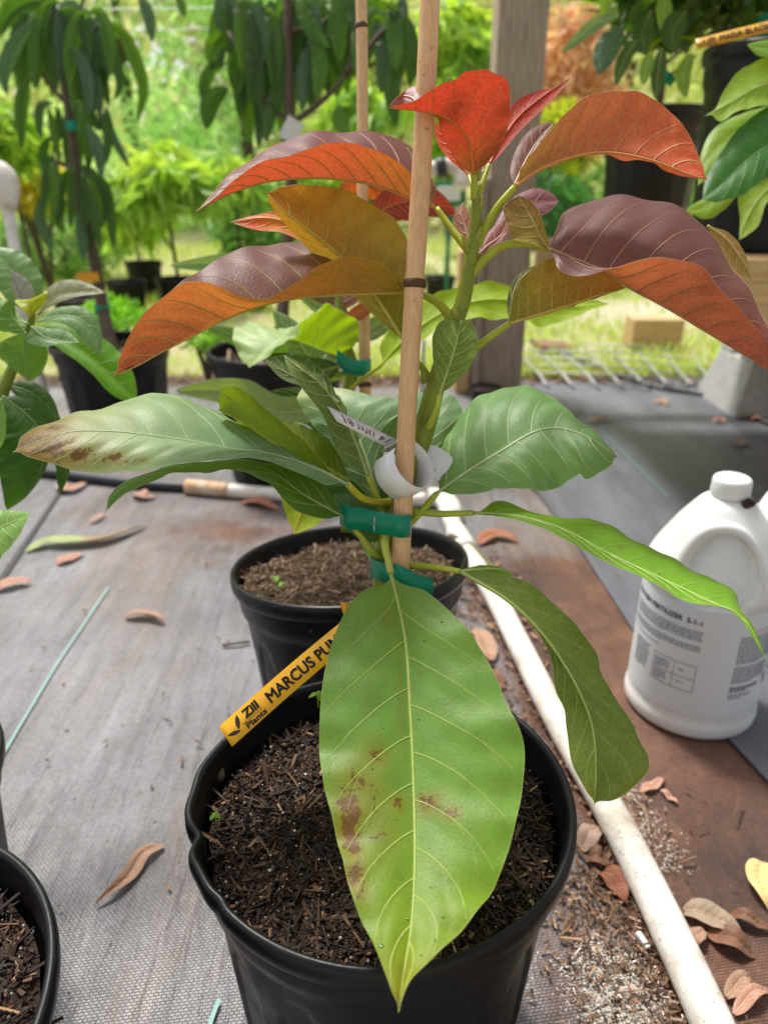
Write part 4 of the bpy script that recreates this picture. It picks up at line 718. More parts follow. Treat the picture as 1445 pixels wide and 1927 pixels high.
A0 = U(1310, 94, 1.03); A1 = U(1490, 50, 1.0); sd_ = U(1310, 74, 1.03)-A0; fn, L_ = frame_strip(A0, A1, sd_, .015, bend=.001); yellowtag('yellow_plant_tag', fn, L_, float(np.linalg.norm(sd_)), 'MARIA BLACK AVO', 'yellow printed tag in the tree over the edge pot on the bench', .0125, .030, mat=simple('amber_tag_plastic', sr(226, 166, 22), .4, .05))
tagit(MB().box(U(1430, 75, 1.12), (.05, .004, .05), .3, .2, .6).build('tree_tape', TAPE), 'green tape behind the yellow tag on the bench tree', 'tape'); tagit(MB().box(U(1258, 148, 1.3), (.02, .01, .016), .2, .4, .5).build('tree_tape', TAPE), 'green tape on the rear bench tree stem', 'tape')
# ------------------------------------------------------------------ bamboo, stems, tape
def bamboo(name, A, B, r0, r1, nodes, label, tx=0):
    t = empty(name, A, label, 'stake'); n = 80; s = np.linspace(0, 1, n); P = np.array(A)+(np.array(B)-np.array(A))*s[:, None]; P[:, 0] += .0006*np.sin(s*9); r = r0+(r1-r0)*s
    for q in nodes: r = r+.0007*np.exp(-((s-q)/.008)**2)-.0003*np.exp(-((s-q-.014)/.008)**2)
    v, f = tubev(P, r, 20); link('cane', mesh('cane', v, f), BAMBOO, t)
    for q in nodes:
        i = int(q*n); c = np.array(A)+(np.array(B)-np.array(A))*q; d = (np.array(B)-np.array(A))*(.0028/np.linalg.norm(np.array(B)-np.array(A))); rr = r0+(r1-r0)*q+.00065; v, f = tubev([c-d, c-d*.3, c+d*.4, c+d], [rr, rr+.0007, rr+.0005, rr-.0002], 20); link('node', mesh('node', v, f), NODE, t)
    return t
zst = lambda y: .440+(y/1450)*.09
SA = U(733, 1452, zst(1450)); SB = U(809, -20, zst(-20)); ST1 = bamboo('bamboo_stake', SA, SB, .0064, .0060, [.667], 'thick bamboo stake tied to the red-leaved sapling in the front pot')
# hidden front: the cane is cut short above the soil behind the big leaf
SA2 = U(690, 1010, .80); SB2 = U(679, -20, .72); ST2 = bamboo('bamboo_stake', SA2, SB2, .0062, .0056, [.938, .3], 'thin bamboo stake behind, rising from the middle pot')
PL1 = empty('avocado_sapling', U(722, 1450, .535), 'potted sapling with red new leaves on top and big green leaves below, in front', 'sapling')
tube('stem', UA([(722, 1450, .537), (724, 1200, .527), (722, 1060, .52), (733, 1000, .515), (752, 940, .513), (776, 870, .510), (800, 800, .502), (817, 735, .495), (836, 670, .487), (856, 610, .482), (870, 570, .479), (884, 500, .475), (893, 440, .472), (897, 390, .470), (893, 350, .468)]), [.0080, .0078, .0080, .0082, .0082, .0078, .0075, .0066, .0056, .0051, .0050, .0044, .0041, .0034, .0024], STEM, PL1, 14, 90)
for (a, b) in (((797, 720), (793, 690)), ((893, 460), (905, 425)), ((880, 475), (868, 440)), ((900, 400), (906, 370)), ((892, 345), (905, 300)), ((858, 600), (850, 578))):
    tube('bud', [U(*a, .472 if a[1] < 650 else .492), U((a[0]+b[0])/2+2, (a[1]+b[1])/2, .468 if a[1] < 650 else .488), U(*b, .466 if a[1] < 650 else .488)], [.0016, .0019, .0003], veinmat(sr(150, 150, 60)), PL1, 7, 8)
P = PL1
# A the big front leaf
LA = pxleaf(P, [(735, 1078, .485), (762, 1200, .455), (772, 1340, .425), (779, 1500, .393), (780, 1640, .362), (773, 1750, .338), (760, 1830, .322), (750, 1905, .31)],
 [(735, 1078), (690, 1108), (650, 1152), (613, 1255), (602, 1365), (607, 1465), (633, 1565), (662, 1685), (705, 1780), (742, 1878), (750, 1905)],
 [(740, 1080), (800, 1112), (870, 1175), (925, 1258), (955, 1330), (984, 1395), (982, 1480), (962, 1580), (928, 1668), (875, 1745), (815, 1800), (770, 1848), (750, 1905)],
 ([(0, sr(106, 146, 56)), (.3, sr(106, 148, 64)), (.6, sr(108, 148, 46)), (.85, sr(120, 146, 24)), (.95, sr(140, 140, 30)), (.985, sr(110, 60, 30)), (1, sr(80, 40, 24))], GREEN[1], GREEN[2], sr(178, 190, 92)), zf=-.004, zn=-.006, top='cam', n=110, m=22, quilt=.0011, bulge=.05, nv=8, wav=.0012, vr=1.05,
 burn=[(.50, -.60, .08, .35, .5), (.55, -.76, .06, .22, .74), (.61, -.84, .09, .2, .76), (.70, -.88, .06, .2, .7), (.58, -.5, .12, .4, .38), (.43, -.4, .04, .2, .5), (.53, .14, .03, .16, .68), (.555, .36, .02, .12, .66), (.53, -.2, .03, .15, .5), (.93, .1, .07, .1, .62), (.12, -.3, .03, .2, .3), (.3, -.1, .2, .04, .3)], pet=[(730, 1052, .492), (724, 1020, .497), (730, 990, .507)], petr=.0026, pc=veinmat(sr(190, 196, 80)))
me = LA.data; g = np.random.default_rng(77); m = MB()
for k in range(20):
    i = int(g.uniform(.08, .9)*109)*45+int(g.integers(3, 42)); c = np.array(me.vertices[i].co); nv_ = np.array((0, 0, CAMH))-c; vn_ = np.array(me.vertices[i].normal); vn_ *= 1 if np.dot(vn_, nv_) > 0 else -1
    q_ = g.uniform(.0004, .0011); v, f = lathe([(1e-5, .45*q_), (q_*.5, .38*q_), (q_*.85, .2*q_), (q_, -.1*q_)], 9); v[:, 0] *= g.uniform(.7, 1.2); m.add((v @ np.array(Vector(vn_).to_track_quat('Z', 'Y').to_matrix()).T)+c+vn_*.0001, f.tolist())
tagit(m.build('water_droplets', WATER, LA, smooth=True), kind='stuff')
# B underside leaf hanging at the right
pxleaf(P, [(865, 1075, .47), (955, 1130, .455), (1014, 1186, .445), (1055, 1241, .438), (1091, 1305, .43), (1114, 1368, .425), (1121, 1440, .418), (1118, 1515, .414)],
 [(865, 1075), (930, 1112), (985, 1155), (1022, 1205), (1041, 1255), (1046, 1305), (1061, 1335), (1066, 1372), (1077, 1437), (1091, 1468), (1118, 1515)],
 [(865, 1072), (964, 1084), (1004, 1102), (1055, 1150), (1096, 1196), (1125, 1227), (1131, 1264), (1155, 1305), (1175, 1346), (1193, 1382), (1220, 1420), (1222, 1445), (1175, 1496), (1118, 1515)],
 (sr(84, 130, 44), sr(112, 134, 58), sr(120, 150, 14), sr(164, 182, 92)), zf=.012, zn=.018, top='away', n=80, m=14, bulge=.05, quilt=.0012, nv=8, wav=.001, wf=3, burn=[(.97, -.6, .05, .5, .5), (.9, .9, .1, .1, .4)], pet=[(815, 1067, .49), (770, 1064, .505), (730, 1060, .517)], petr=.0022)
pxleaf(P, [(865, 1075, .474), (905, 1072, .476), (940, 1072, .48), (965, 1082, .48)], [(865, 1075), (900, 1064), (935, 1066), (965, 1078)], [(865, 1075), (905, 1082), (940, 1084), (965, 1084)], BRIGHT, n=24, zf=.01, nv=4, m=6)
# C long bright leaf at the right
pxleaf(P, [(890, 965, .495), (975, 972, .48), (1058, 996, .46), (1141, 1040, .442), (1247, 1090, .42), (1345, 1136, .40), (1398, 1165, .39), (1441, 1242, .38)],
 [(890, 963), (920, 946), (945, 941), (975, 954), (1013, 969), (1077, 973), (1119, 980), (1164, 999), (1213, 1025), (1277, 1059), (1334, 1086), (1368, 1105), (1384, 1123), (1391, 1150), (1405, 1169), (1422, 1199), (1441, 1242)],
 [(890, 966), (950, 974), (1013, 991), (1058, 1012), (1096, 1034), (1141, 1058), (1194, 1080), (1247, 1107), (1277, 1125), (1307, 1136), (1345, 1140), (1375, 1150), (1398, 1172), (1417, 1202), (1441, 1242)],
 (sr(114, 166, 40), sr(130, 160, 50), sr(150, 190, 15), sr(180, 200, 110)), zf=.035, zn=-.012, top='up', n=90, m=12, nv=10, wav=.0006, burn=[(.45, -.3, .012, .15, .5), (.82, .7, .02, .2, .6)], pet=[(830, 967, .503), (775, 961, .51), (750, 955, .515)], petr=.0023)
# D big leaf at the right
pxleaf(P, [(822, 928, .50), (880, 888, .50), (945, 848, .503), (1008, 812, .505), (1051, 806, .503), (1105, 822, .49), (1162, 860, .478)],
 [(822, 928), (822, 880), (838, 832), (862, 788), (905, 745), (960, 728), (1010, 733), (1055, 758), (1078, 792), (1112, 812), (1131, 838), (1162, 858)],
 [(826, 930), (880, 930), (930, 922), (975, 918), (1020, 924), (1060, 912), (1092, 892), (1100, 900), (1138, 884), (1162, 862)],
 (sr(104, 146, 88), GREEN[1], GREEN[2], sr(190, 204, 140)), zf=.05, zn=-.02, top='cam', n=80, m=18, quilt=.0022, nv=7, bulge=.09, wav=.0007, vr=1.2, burn=[(.38, .35, .02, .12, .45), (.1, -.5, .02, .1, .5)], pet=[(790, 965, .508), (765, 990, .513), (742, 1003, .517)], petr=.0025)
# E grey-green leaf behind the stem
pxleaf(P, [(768, 950, .53), (784, 880, .535), (800, 820, .545), (806, 770, .56), (800, 738, .57)], [(768, 950), (742, 850), (716, 790), (725, 762), (750, 744), (780, 737), (800, 738)], [(768, 950), (815, 860), (858, 815), (870, 780), (862, 754), (830, 738), (800, 738)], (sr(116, 152, 114), GREEN[1], GREEN[2], GLAUC[3]), zf=.01, zn=.01, top='cam', nv=6)
# G broad pale leaf behind, left of the stake
pxleaf(P, [(712, 950, .525), (695, 880, .53), (672, 820, .54), (640, 770, .55), (588, 722, .57)], [(712, 950), (640, 880), (590, 800), (560, 750), (570, 730), (588, 722)], [(712, 950), (722, 850), (735, 800), (775, 762), (716, 747), (650, 733), (588, 722)],
 ([(0, sr(92, 128, 90)), (.7, sr(120, 156, 116)), (.9, sr(178, 190, 130)), (1, sr(196, 196, 150))], GREEN[1], GREEN[2], GLAUC[3]), zf=.01, zn=.01, top='cam', nv=7, pet=[(725, 975, .52), (733, 1000, .518)])
# F narrow folded leaf, left of the tag
pxleaf(P, [(692, 895, .50), (668, 830, .50), (640, 770, .503), (600, 720, .507), (560, 690, .51), (533, 668, .515)], [(692, 895), (676, 830), (652, 775), (622, 725), (575, 690), (533, 667)], [(692, 895), (640, 858), (622, 820), (610, 785), (580, 745), (550, 705), (533, 670)],
 (sr(112, 146, 104), sr(98, 124, 64), sr(120, 150, 20), sr(176, 190, 120)), zf=.03, zn=-.004, top='away', nv=7, pet=[(705, 925, .505), (722, 965, .512), (735, 1000, .516)], petr=.0024)
pxleaf(P, [(640, 760, .52), (590, 725, .53), (545, 705, .535), (500, 678, .54)], [(640, 760), (610, 700), (560, 668), (500, 676)], [(640, 760), (580, 730), (530, 712), (500, 680)], DARK, top='away', nv=6)
# H olive leaf fold at the left
pxleaf(P, [(628, 896, .49), (560, 862, .487), (500, 825, .483), (450, 790, .48), (411, 771, .478)], [(628, 896), (606, 868), (575, 832), (525, 790), (483, 754), (441, 726), (419, 731), (411, 768)], [(628, 897), (560, 866), (500, 829), (450, 794), (411, 772)],
 (sr(120, 152, 110), sr(108, 130, 38), sr(135, 160, 8), sr(176, 190, 80)), zf=-.012, zn=.03, top='away', nv=7, bulge=.14)
pxleaf(P, [(660, 905, .515), (600, 870, .515), (530, 825, .517), (455, 792, .52)], [(660, 905), (620, 830), (550, 795), (455, 790)], [(660, 905), (590, 890), (520, 845), (455, 795)], (sr(100, 130, 60), sr(106, 126, 26), sr(130, 150, 5), sr(160, 170, 60)), top='away', zf=.01, zn=.01)
# I dark leaf beneath
pxleaf(P, [(735, 985, .53), (690, 930, .535), (640, 870, .545), (580, 815, .555), (530, 795, .56)], [(735, 985), (725, 905), (690, 840), (640, 805), (580, 796), (530, 795)], [(735, 985), (670, 980), (620, 940), (570, 890), (540, 840), (530, 797)], (sr(58, 96, 34), sr(70, 100, 34), sr(60, 100, 10), sr(110, 140, 70)), top='cam', nv=7)
pxleaf(P, [(735, 1010, .52), (690, 985, .51), (650, 950, .505), (628, 930, .505)], [(735, 1010), (715, 965), (680, 935), (628, 928)], [(735, 1010), (690, 1020), (650, 990), (628, 935)], (sr(90, 124, 80), sr(88, 116, 56), sr(80, 120, 10), sr(140, 160, 90)), top='cam', nv=4, n=30)
# J big left leaf with the scorched tip
pxleaf(P, [(655, 912, .475), (590, 880, .472), (500, 852, .468), (440, 846, .462), (374, 833, .455), (300, 822, .448), (212, 812, .44), (120, 815, .43), (25, 851, .42)],
 [(655, 912), (608, 892), (574, 875), (537, 850), (500, 822), (459, 799), (423, 781), (367, 759), (325, 740), (293, 739), (254, 749), (212, 763), (141, 777), (99, 798), (64, 805), (39, 824), (25, 850)],
 [(655, 916), (618, 914), (580, 897), (540, 880), (495, 866), (441, 862), (388, 867), (318, 876), (268, 884), (212, 890), (148, 886), (106, 875), (64, 862), (25, 853)],
 ([(0, sr(112, 146, 96)), (.35, sr(116, 152, 110)), (.6, sr(146, 172, 122)), (.78, sr(160, 166, 118)), (.86, sr(140, 112, 70)), (.93, sr(120, 58, 28)), (1, sr(112, 50, 18))], sr(124, 150, 60), sr(140, 165, 20), sr(176, 190, 140)), zf=.045, zn=-.02, top='cam', n=110, m=18, nv=8, bulge=.08, quilt=.0016, wav=.0005, vr=.8,
 burn=[(.88, .5, .09, .45, .78), (.80, .65, .09, .3, .66), (.70, .75, .07, .2, .6), (.94, .0, .07, .9, .66), (.87, -.2, .05, .4, .6), (.62, .8, .05, .12, .5)], pet=[(680, 936, .488), (712, 946, .503), (745, 944, .512)], petr=.0026, pc=veinmat(sr(186, 178, 50)))
# K the leaf under it
pxleaf(P, [(650, 975, .495), (570, 930, .485), (500, 882, .477), (400, 876, .468), (318, 886, .458), (245, 920, .45), (198, 963, .445)], [(650, 975), (600, 905), (540, 880), (470, 866), (388, 870), (318, 879), (270, 893), (233, 909), (205, 935), (198, 962)], [(650, 975), (600, 975), (550, 955), (500, 905), (450, 886), (388, 888), (318, 893), (285, 906), (247, 924), (222, 940), (198, 963)],
 ([(0, sr(60, 90, 36)), (.3, sr(90, 120, 60)), (.45, sr(130, 156, 116)), (.75, sr(120, 160, 90)), (.9, sr(104, 156, 50)), (1, sr(90, 150, 40))], sr(74, 104, 30), sr(110, 160, 14), sr(160, 180, 90)), zf=.02, zn=-.02, top='up', n=70, pet=[(680, 1010, .502), (705, 1042, .51), (722, 1055, .517)], petr=.002)
# L yellow-green leaf hanging behind
pxleaf(P, [(640, 905, .57), (600, 915, .60), (575, 950, .61), (554, 1006, .61)], [(640, 905), (560, 890), (527, 906), (536, 960), (554, 1006)], [(640, 905), (650, 940), (630, 960), (592, 990), (554, 1006)], (sr(120, 160, 40), sr(140, 164, 30), sr(185, 215, 0), sr(214, 150, 50)), top='away', nv=5, n=40)
pxleaf(P, [(700, 1060, .55), (690, 1030, .56), (680, 990, .57), (676, 960, .58)], [(700, 1060), (682, 1030), (672, 990), (676, 960)], [(700, 1060), (700, 1030), (690, 990), (676, 960)], (sr(100, 140, 40), sr(116, 150, 40), sr(140, 170, 0), sr(160, 180, 60)), nv=4, n=24)
# M small round leaf
pxleaf(P, [(828, 742, .472), (838, 710, .470), (850, 675, .468), (860, 640, .468), (868, 602, .47)], [(828, 742), (820, 705), (814, 665), (815, 630), (828, 606), (850, 598), (868, 600)], [(828, 742), (852, 724), (872, 704), (888, 682), (898, 648), (893, 618), (882, 604), (868, 600)], (sr(80, 120, 50), sr(106, 134, 58), sr(125, 155, 20), sr(178, 190, 100)), zf=.006, zn=-.002, top='away', nv=6, n=44, m=12, vr=.8, pet=[(822, 770, .476), (808, 800, .49), (802, 806, .5)], petr=.0019)
# red crown --------------------------------------------------------
pxleaf(P, [(891, 330, .466), (888, 294, .462), (878, 258, .455), (858, 235, .447), (834, 219, .44), (790, 209, .432), (731, 203, .425)], [(891, 330), (915, 308), (938, 280), (955, 240), (959, 195), (957, 160), (945, 142), (917, 133), (880, 137), (834, 157), (782, 188), (731, 203)], [(889, 330), (868, 312), (846, 282), (830, 248), (822, 222), (800, 210), (770, 206), (731, 204)], RED, zf=-.02, zn=.012, top='away', n=70, m=14, nv=7, vr=.9, wav=.001, pet=[(892, 352, .467), (893, 375, .469)], petr=.0022, pc=VG)
pxleaf(P, [(790, 200, .437), (775, 185, .445), (755, 182, .448), (733, 200, .43)], [(790, 200), (795, 172), (782, 162), (760, 172), (733, 198)], [(790, 203), (770, 202), (750, 202), (733, 202)], (sr(150, 110, 122), RED[1], RED[2], RED[3]), top='cam', n=20, nv=3, m=6)
pxleaf(P, [(920, 310, .475), (945, 262, .485), (975, 220, .495), (1020, 182, .50), (1076, 145, .505)], [(920, 310), (935, 262), (952, 222), (970, 192), (1010, 172), (1040, 165), (1076, 145)], [(922, 312), (948, 282), (975, 250), (1003, 222), (1030, 196), (1056, 168), (1076, 145)], (sr(160, 30, 14), sr(160, 30, 14), sr(235, 50, 14), sr(190, 80, 40)), top='away', n=50, nv=5, wav=.0003, vr=.6, pet=[(906, 350, .472), (897, 378, .471)], petr=.0018, pc=VG)
pxleaf(P, [(882, 330, .485), (862, 300, .49), (842, 268, .495), (818, 226, .50)], [(882, 330), (846, 300), (820, 262), (818, 226)], [(882, 330), (868, 296), (850, 262), (818, 226)], (RED[0], sr(220, 70, 40), sr(255, 70, 20), RED[3]), top='away', n=30, nv=5, pet=[(892, 360, .475)], petr=.0015, pc=VG)
# right upper orange leaf
pxleaf(P, [(968, 352, .465), (1005, 325, .463), (1050, 304, .46), (1128, 287, .452), (1195, 294, .443), (1246, 308, .435), (1293, 327, .428), (1331, 338, .422)], [(966, 350), (975, 326), (989, 304), (1030, 253), (1071, 206), (1112, 180), (1154, 171), (1195, 173), (1236, 191), (1272, 222), (1298, 258), (1316, 299), (1331, 337)], [(968, 352), (1005, 327), (1050, 307), (1100, 294), (1143, 290), (1164, 303), (1190, 300), (1215, 302), (1250, 320), (1293, 333), (1331, 338)], (BRNO[0], [(0, sr(138, 112, 48)), (.3, sr(190, 108, 66)), (.7, sr(210, 98, 64)), (1, sr(222, 92, 52))], [(0, sr(160, 130, 40)), (.4, sr(186, 106, 64)), (1, sr(206, 90, 54))], sr(206, 150, 70)), zf=-.004, zn=.02, top='away', n=90, m=16, nv=9, quilt=.0012, bulge=.06, wav=.0008, pet=[(940, 385, .466), (915, 425, .47), (896, 462, .474)], petr=.0026, pc=VG)
pxleaf(P, [(968, 350, .47), (988, 305, .478), (1012, 265, .485), (1042, 230, .49)], [(968, 350), (960, 330), (964, 300), (985, 258), (1012, 236), (1042, 229)], [(968, 352), (992, 312), (1018, 270), (1042, 231)], (sr(120, 76, 84), BRNO[1], BRNO[2], sr(170, 140, 80)), top='cam', n=40, nv=5, m=8)
# right big purple leaf, folded
pxleaf(P, [(1030, 467, .465), (1061, 480, .462), (1100, 496, .46), (1138, 512, .455), (1190, 545, .447), (1241, 572, .44), (1293, 603, .432), (1345, 635, .424), (1400, 668, .416), (1470, 712, .406)],
 [(1024, 425, .50), (1061, 402, .51), (1128, 376, .515), (1190, 366, .515), (1241, 376, .51), (1298, 407, .50), (1334, 443, .49), (1370, 484, .478), (1406, 541, .46), (1440, 620, .44), (1470, 712, .406)],
 [(1032, 470, .462), (1050, 505, .452), (1071, 518, .448), (1112, 518, .442), (1148, 508, .434), (1195, 490, .425), (1246, 484, .418), (1298, 497, .41), (1334, 520, .405), (1370, 556, .40), (1401, 590, .397), (1440, 645, .398), (1470, 712, .404)],
 ([(0, sr(106, 68, 68)), (.5, sr(90, 50, 50)), (1, sr(120, 52, 44))], [(0, sr(150, 110, 60)), (.3, sr(194, 112, 70)), (.7, sr(172, 88, 68)), (1, sr(150, 76, 68))], [(0, sr(170, 100, 50)), (.4, sr(178, 92, 56)), (1, sr(140, 66, 52))], sr(190, 140, 96)), top='up', n=120, m=18, nv=9, quilt=.0014, bulge=.07, wav=.0012, wf=3, pet=[(985, 458, .466), (940, 465, .47), (905, 495, .474), (880, 525, .477)], petr=.0027, pc=VG)
pxleaf(P, [(1036, 472, .463), (1016, 445, .462), (1000, 412, .463), (985, 385, .466), (976, 366, .468)], [(1036, 470), (1024, 430), (1012, 394), (998, 378), (976, 367)], [(1034, 474), (1005, 460), (965, 450), (952, 415), (947, 390), (976, 367)], (sr(100, 80, 70), [(0, sr(150, 140, 50)), (1, sr(140, 104, 72))], sr(170, 130, 60), sr(190, 165, 90)), zf=-.005, zn=-.005, top='away', n=40, nv=5)
pxleaf(P, [(1330, 425, .52), (1365, 450, .52), (1392, 485, .52), (1414, 524, .52)], [(1330, 425), (1370, 438), (1400, 475), (1414, 522)], [(1330, 428), (1360, 480), (1385, 515), (1414, 525)], (sr(150, 120, 80), sr(150, 118, 70), sr(190, 150, 60), sr(196, 180, 100)), top='away', n=30, nv=5)
pxleaf(P, [(920, 455, .50), (945, 420, .505), (985, 385, .51), (1050, 378, .515)], [(920, 455), (935, 415), (972, 368), (1015, 354), (1050, 372)], [(922, 455), (950, 440), (1000, 412), (1030, 400), (1050, 380)], (sr(140, 110, 124), sr(160, 72, 62), sr(200, 70, 50), sr(190, 140, 110)), top='cam', n=40, nv=5)
pxleaf(P, [(885, 462, .485), (876, 430, .488), (868, 400, .49), (870, 380, .492)], [(885, 462), (862, 440), (855, 405), (870, 380)], [(887, 462), (888, 425), (880, 398), (870, 380)], (sr(140, 110, 118), sr(178, 126, 120), sr(220, 120, 110), sr(200, 170, 130)), top='away', n=26, nv=4)
pxleaf(P, [(890, 490, .486), (915, 465, .492), (945, 440, .497), (958, 400, .50)], [(890, 490), (905, 455), (925, 430), (958, 400)], [(890, 492), (925, 485), (950, 455), (958, 400)], (sr(140, 90, 96), sr(160, 80, 70), sr(210, 80, 50), sr(190, 140, 100)), top='cam', n=26, nv=4)
pxleaf(P, [(893, 345, .474), (900, 330, .475), (914, 318, .476)], [(893, 345), (893, 330), (914, 318)], [(893, 345), (908, 335), (914, 318)], (sr(150, 110, 80), sr(170, 130, 80), sr(200, 150, 60), sr(190, 170, 100)), n=14, nv=2, m=5)
# right olive leaf
pxleaf(P, [(958, 609, .472), (1009, 593, .47), (1061, 577, .468), (1123, 556, .466), (1178, 541, .465)], [(958, 605), (965, 565), (984, 522), (1009, 500), (1035, 487), (1070, 486), (1110, 502), (1150, 522), (1178, 540)], [(958, 609), (1009, 597), (1061, 581), (1123, 560), (1178, 542)], (sr(86, 92, 80), [(0, sr(104, 110, 44)), (.5, sr(146, 116, 52)), (1, sr(170, 110, 54))], [(0, sr(150, 150, 15)), (1, sr(220, 130, 30))], sr(206, 184, 80)), zf=-.005, zn=.015, top='away', n=60, m=14, nv=8, vr=.9, pet=[(930, 628, .474), (893, 655, .478), (862, 672, .485), (838, 690, .492)], petr=.0026, pc=VG)
pxleaf(P, [(958, 607, .474), (962, 570, .475), (975, 530, .478), (1008, 500, .48)], [(958, 607), (954, 565), (970, 522), (1008, 498)], [(958, 607), (966, 568), (982, 525), (1008, 501)], (sr(84, 88, 84), OLIVE[1], OLIVE[2], OLIVE[3]), top='cam', n=24, nv=3, m=5)
# left upper red leaf
pxleaf(P, [(822, 392, .485), (770, 374, .482), (722, 354, .478), (680, 343, .474), (620, 336, .468), (560, 336, .46), (500, 343, .452), (450, 358, .444), (410, 376, .436), (370, 397, .43)],
 [(822, 390, .51), (818, 345, .52), (795, 303, .525), (762, 274, .525), (722, 253, .52), (650, 245, .51), (600, 248, .50), (530, 270, .485), (475, 295, .47), (430, 330, .455), (400, 366, .442), (370, 396, .43)],
 [(822, 392, .483), (790, 350, .476), (765, 318, .472), (735, 296, .467), (700, 280, .462), (655, 268, .456), (615, 270, .45), (575, 284, .446), (540, 294, .442), (490, 305, .438), (440, 341, .434), (408, 370, .432), (370, 398, .43)], REDO, top='up', n=110, m=18, nv=10, quilt=.0011, bulge=.05, wav=.0008, wf=3, pet=[(845, 425, .482), (868, 455, .478), (886, 478, .475)], petr=.0024, pc=VG)
# tan leaf
pxleaf(P, [(762, 645, .495), (735, 600, .497), (705, 553, .498), (665, 505, .495), (625, 468, .492), (590, 440, .49), (545, 405, .488), (500, 362, .486)], [(762, 645), (722, 610), (690, 580), (640, 530), (590, 480), (550, 435), (522, 405), (508, 382), (500, 363)], [(764, 645), (778, 590), (780, 520), (768, 455), (742, 415), (700, 384), (650, 358), (590, 348), (530, 352), (500, 361)], (TAN[0], [(0, sr(108, 116, 34)), (.35, sr(158, 134, 66)), (.7, sr(160, 122, 50)), (1, sr(168, 118, 48))], [(0, sr(150, 160, 10)), (.35, sr(205, 175, 50)), (1, sr(220, 150, 25))], sr(212, 204, 92)), zf=.01, zn=.006, top='away', n=90, m=18, nv=8, quilt=.0013, bulge=.05, wav=.0008, pet=[(775, 670, .495), (800, 700, .494), (815, 735, .495)], petr=.0022, pc=VG)
pxleaf(P, [(700, 500, .53), (620, 455, .53), (560, 425, .53), (500, 410, .53), (435, 418, .53)], [(700, 500), (650, 440), (590, 412), (520, 398), (480, 405), (435, 416)], [(700, 500), (620, 480), (570, 455), (530, 438), (480, 432), (435, 419)], ([(0, sr(160, 100, 60)), (1, sr(150, 90, 110))], [(0, sr(200, 130, 40)), (.7, sr(210, 120, 40)), (.85, sr(226, 66, 44)), (1, sr(160, 80, 90))], sr(240, 140, 20), sr(220, 180, 90)), top='away', n=50, nv=7)
# left lower red leaf
pxleaf(P, [(770, 551, .49), (722, 552, .486), (640, 555, .478), (560, 561, .468), (500, 573, .46), (450, 590, .452), (410, 608, .445), (360, 635, .437), (310, 660, .43), (260, 688, .424), (212, 708, .418)],
 [(768, 548, .51), (752, 512, .525), (722, 482, .53), (675, 461, .53), (625, 454, .525), (550, 455, .515), (480, 463, .50), (425, 480, .485), (380, 505, .468), (345, 530, .455), (310, 560, .445), (270, 600, .438), (240, 645, .428), (212, 707, .418)],
 [(770, 552, .488), (750, 526, .478), (722, 498, .47), (685, 486, .463), (640, 487, .456), (600, 500, .45), (562, 528, .446), (530, 550, .443), (500, 562, .44), (460, 558, .436), (420, 543, .432), (385, 531, .429), (345, 533, .427), (300, 566, .425), (265, 598, .424), (240, 640, .422), (212, 708, .417)], BRNO, top='up', n=120, m=18, nv=10, quilt=.0013, bulge=.05, wav=.0006, pet=[(800, 557, .488), (826, 572, .486), (850, 602, .484)], petr=.0026, pc=VG)
# droplets and specks on the front leaf
# ------------------------------------------------------------------ tape and tags on the main stem
def loop(name, path, h, mat, parent, up, n=60, th=.0004, closed=False):
    P = crv(path, n); up = np.array(up); V = []
    for q in P: V += [q-up*h/2, q, q+up*h/2]
    F = [(i*3+j, (i+1)*3+j, (i+1)*3+j+1, i*3+j+1) for i in range(n-1) for j in range(2)]; o = link(name, mesh(name, V, F), mat, parent); md = o.modifiers.new('thickness', 'SOLIDIFY'); md.thickness = th; md.offset = 0; return o
upv = np.array((.03, .15, .985)); upv /= np.linalg.norm(upv)
t = empty('stem_tape', U(720, 985, .50), 'upper green tape band stapled round stem and stake', 'tape')
loop('band', [U(*a) for a in ((652, 978, .487), (676, 976, .488), (706, 983, .492), (730, 987, .490), (752, 991, .487), (770, 990, .492), (773, 984, .503), (762, 976, .512), (742, 972, .524), (724, 974, .526), (700, 978, .515), (676, 976, .495), (655, 972, .492), (640, 966, .497))], .0152, TAPE, t, upv)
tube('staple', [U(705, 972, .489), U(704, 985, .4885)], .0005, WIRE, t, 5); tube('staple', [U(703.5, 986, .489), U(704.5, 1000, .489)], .0005, WIRE, t, 5)
t = empty('stem_tape', U(740, 1075, .51), 'lower green tape band partly behind the big front leaf', 'tape')
loop('band', [U(*a) for a in ((815, 1108, .498), (790, 1100, .498), (768, 1090, .496), (750, 1082, .494), (730, 1078, .500), (712, 1074, .506), (700, 1068, .515), (700, 1062, .53), (722, 1058, .536), (745, 1066, .53), (764, 1082, .518), (775, 1092, .502))], .0135, TAPE, t, upv)
t = empty('stem_tape', U(660, 690, .76), 'green tape band on the rear plant and its thin stake', 'tape')
loop('band', [U(*a) for a in ((634, 672, .742), (650, 684, .74), (668, 692, .738), (684, 692, .736), (695, 692, .745), (694, 690, .775), (670, 690, .785), (650, 688, .775), (645, 688, .755), (655, 690, .742))], .0155, TAPE, t, upv)
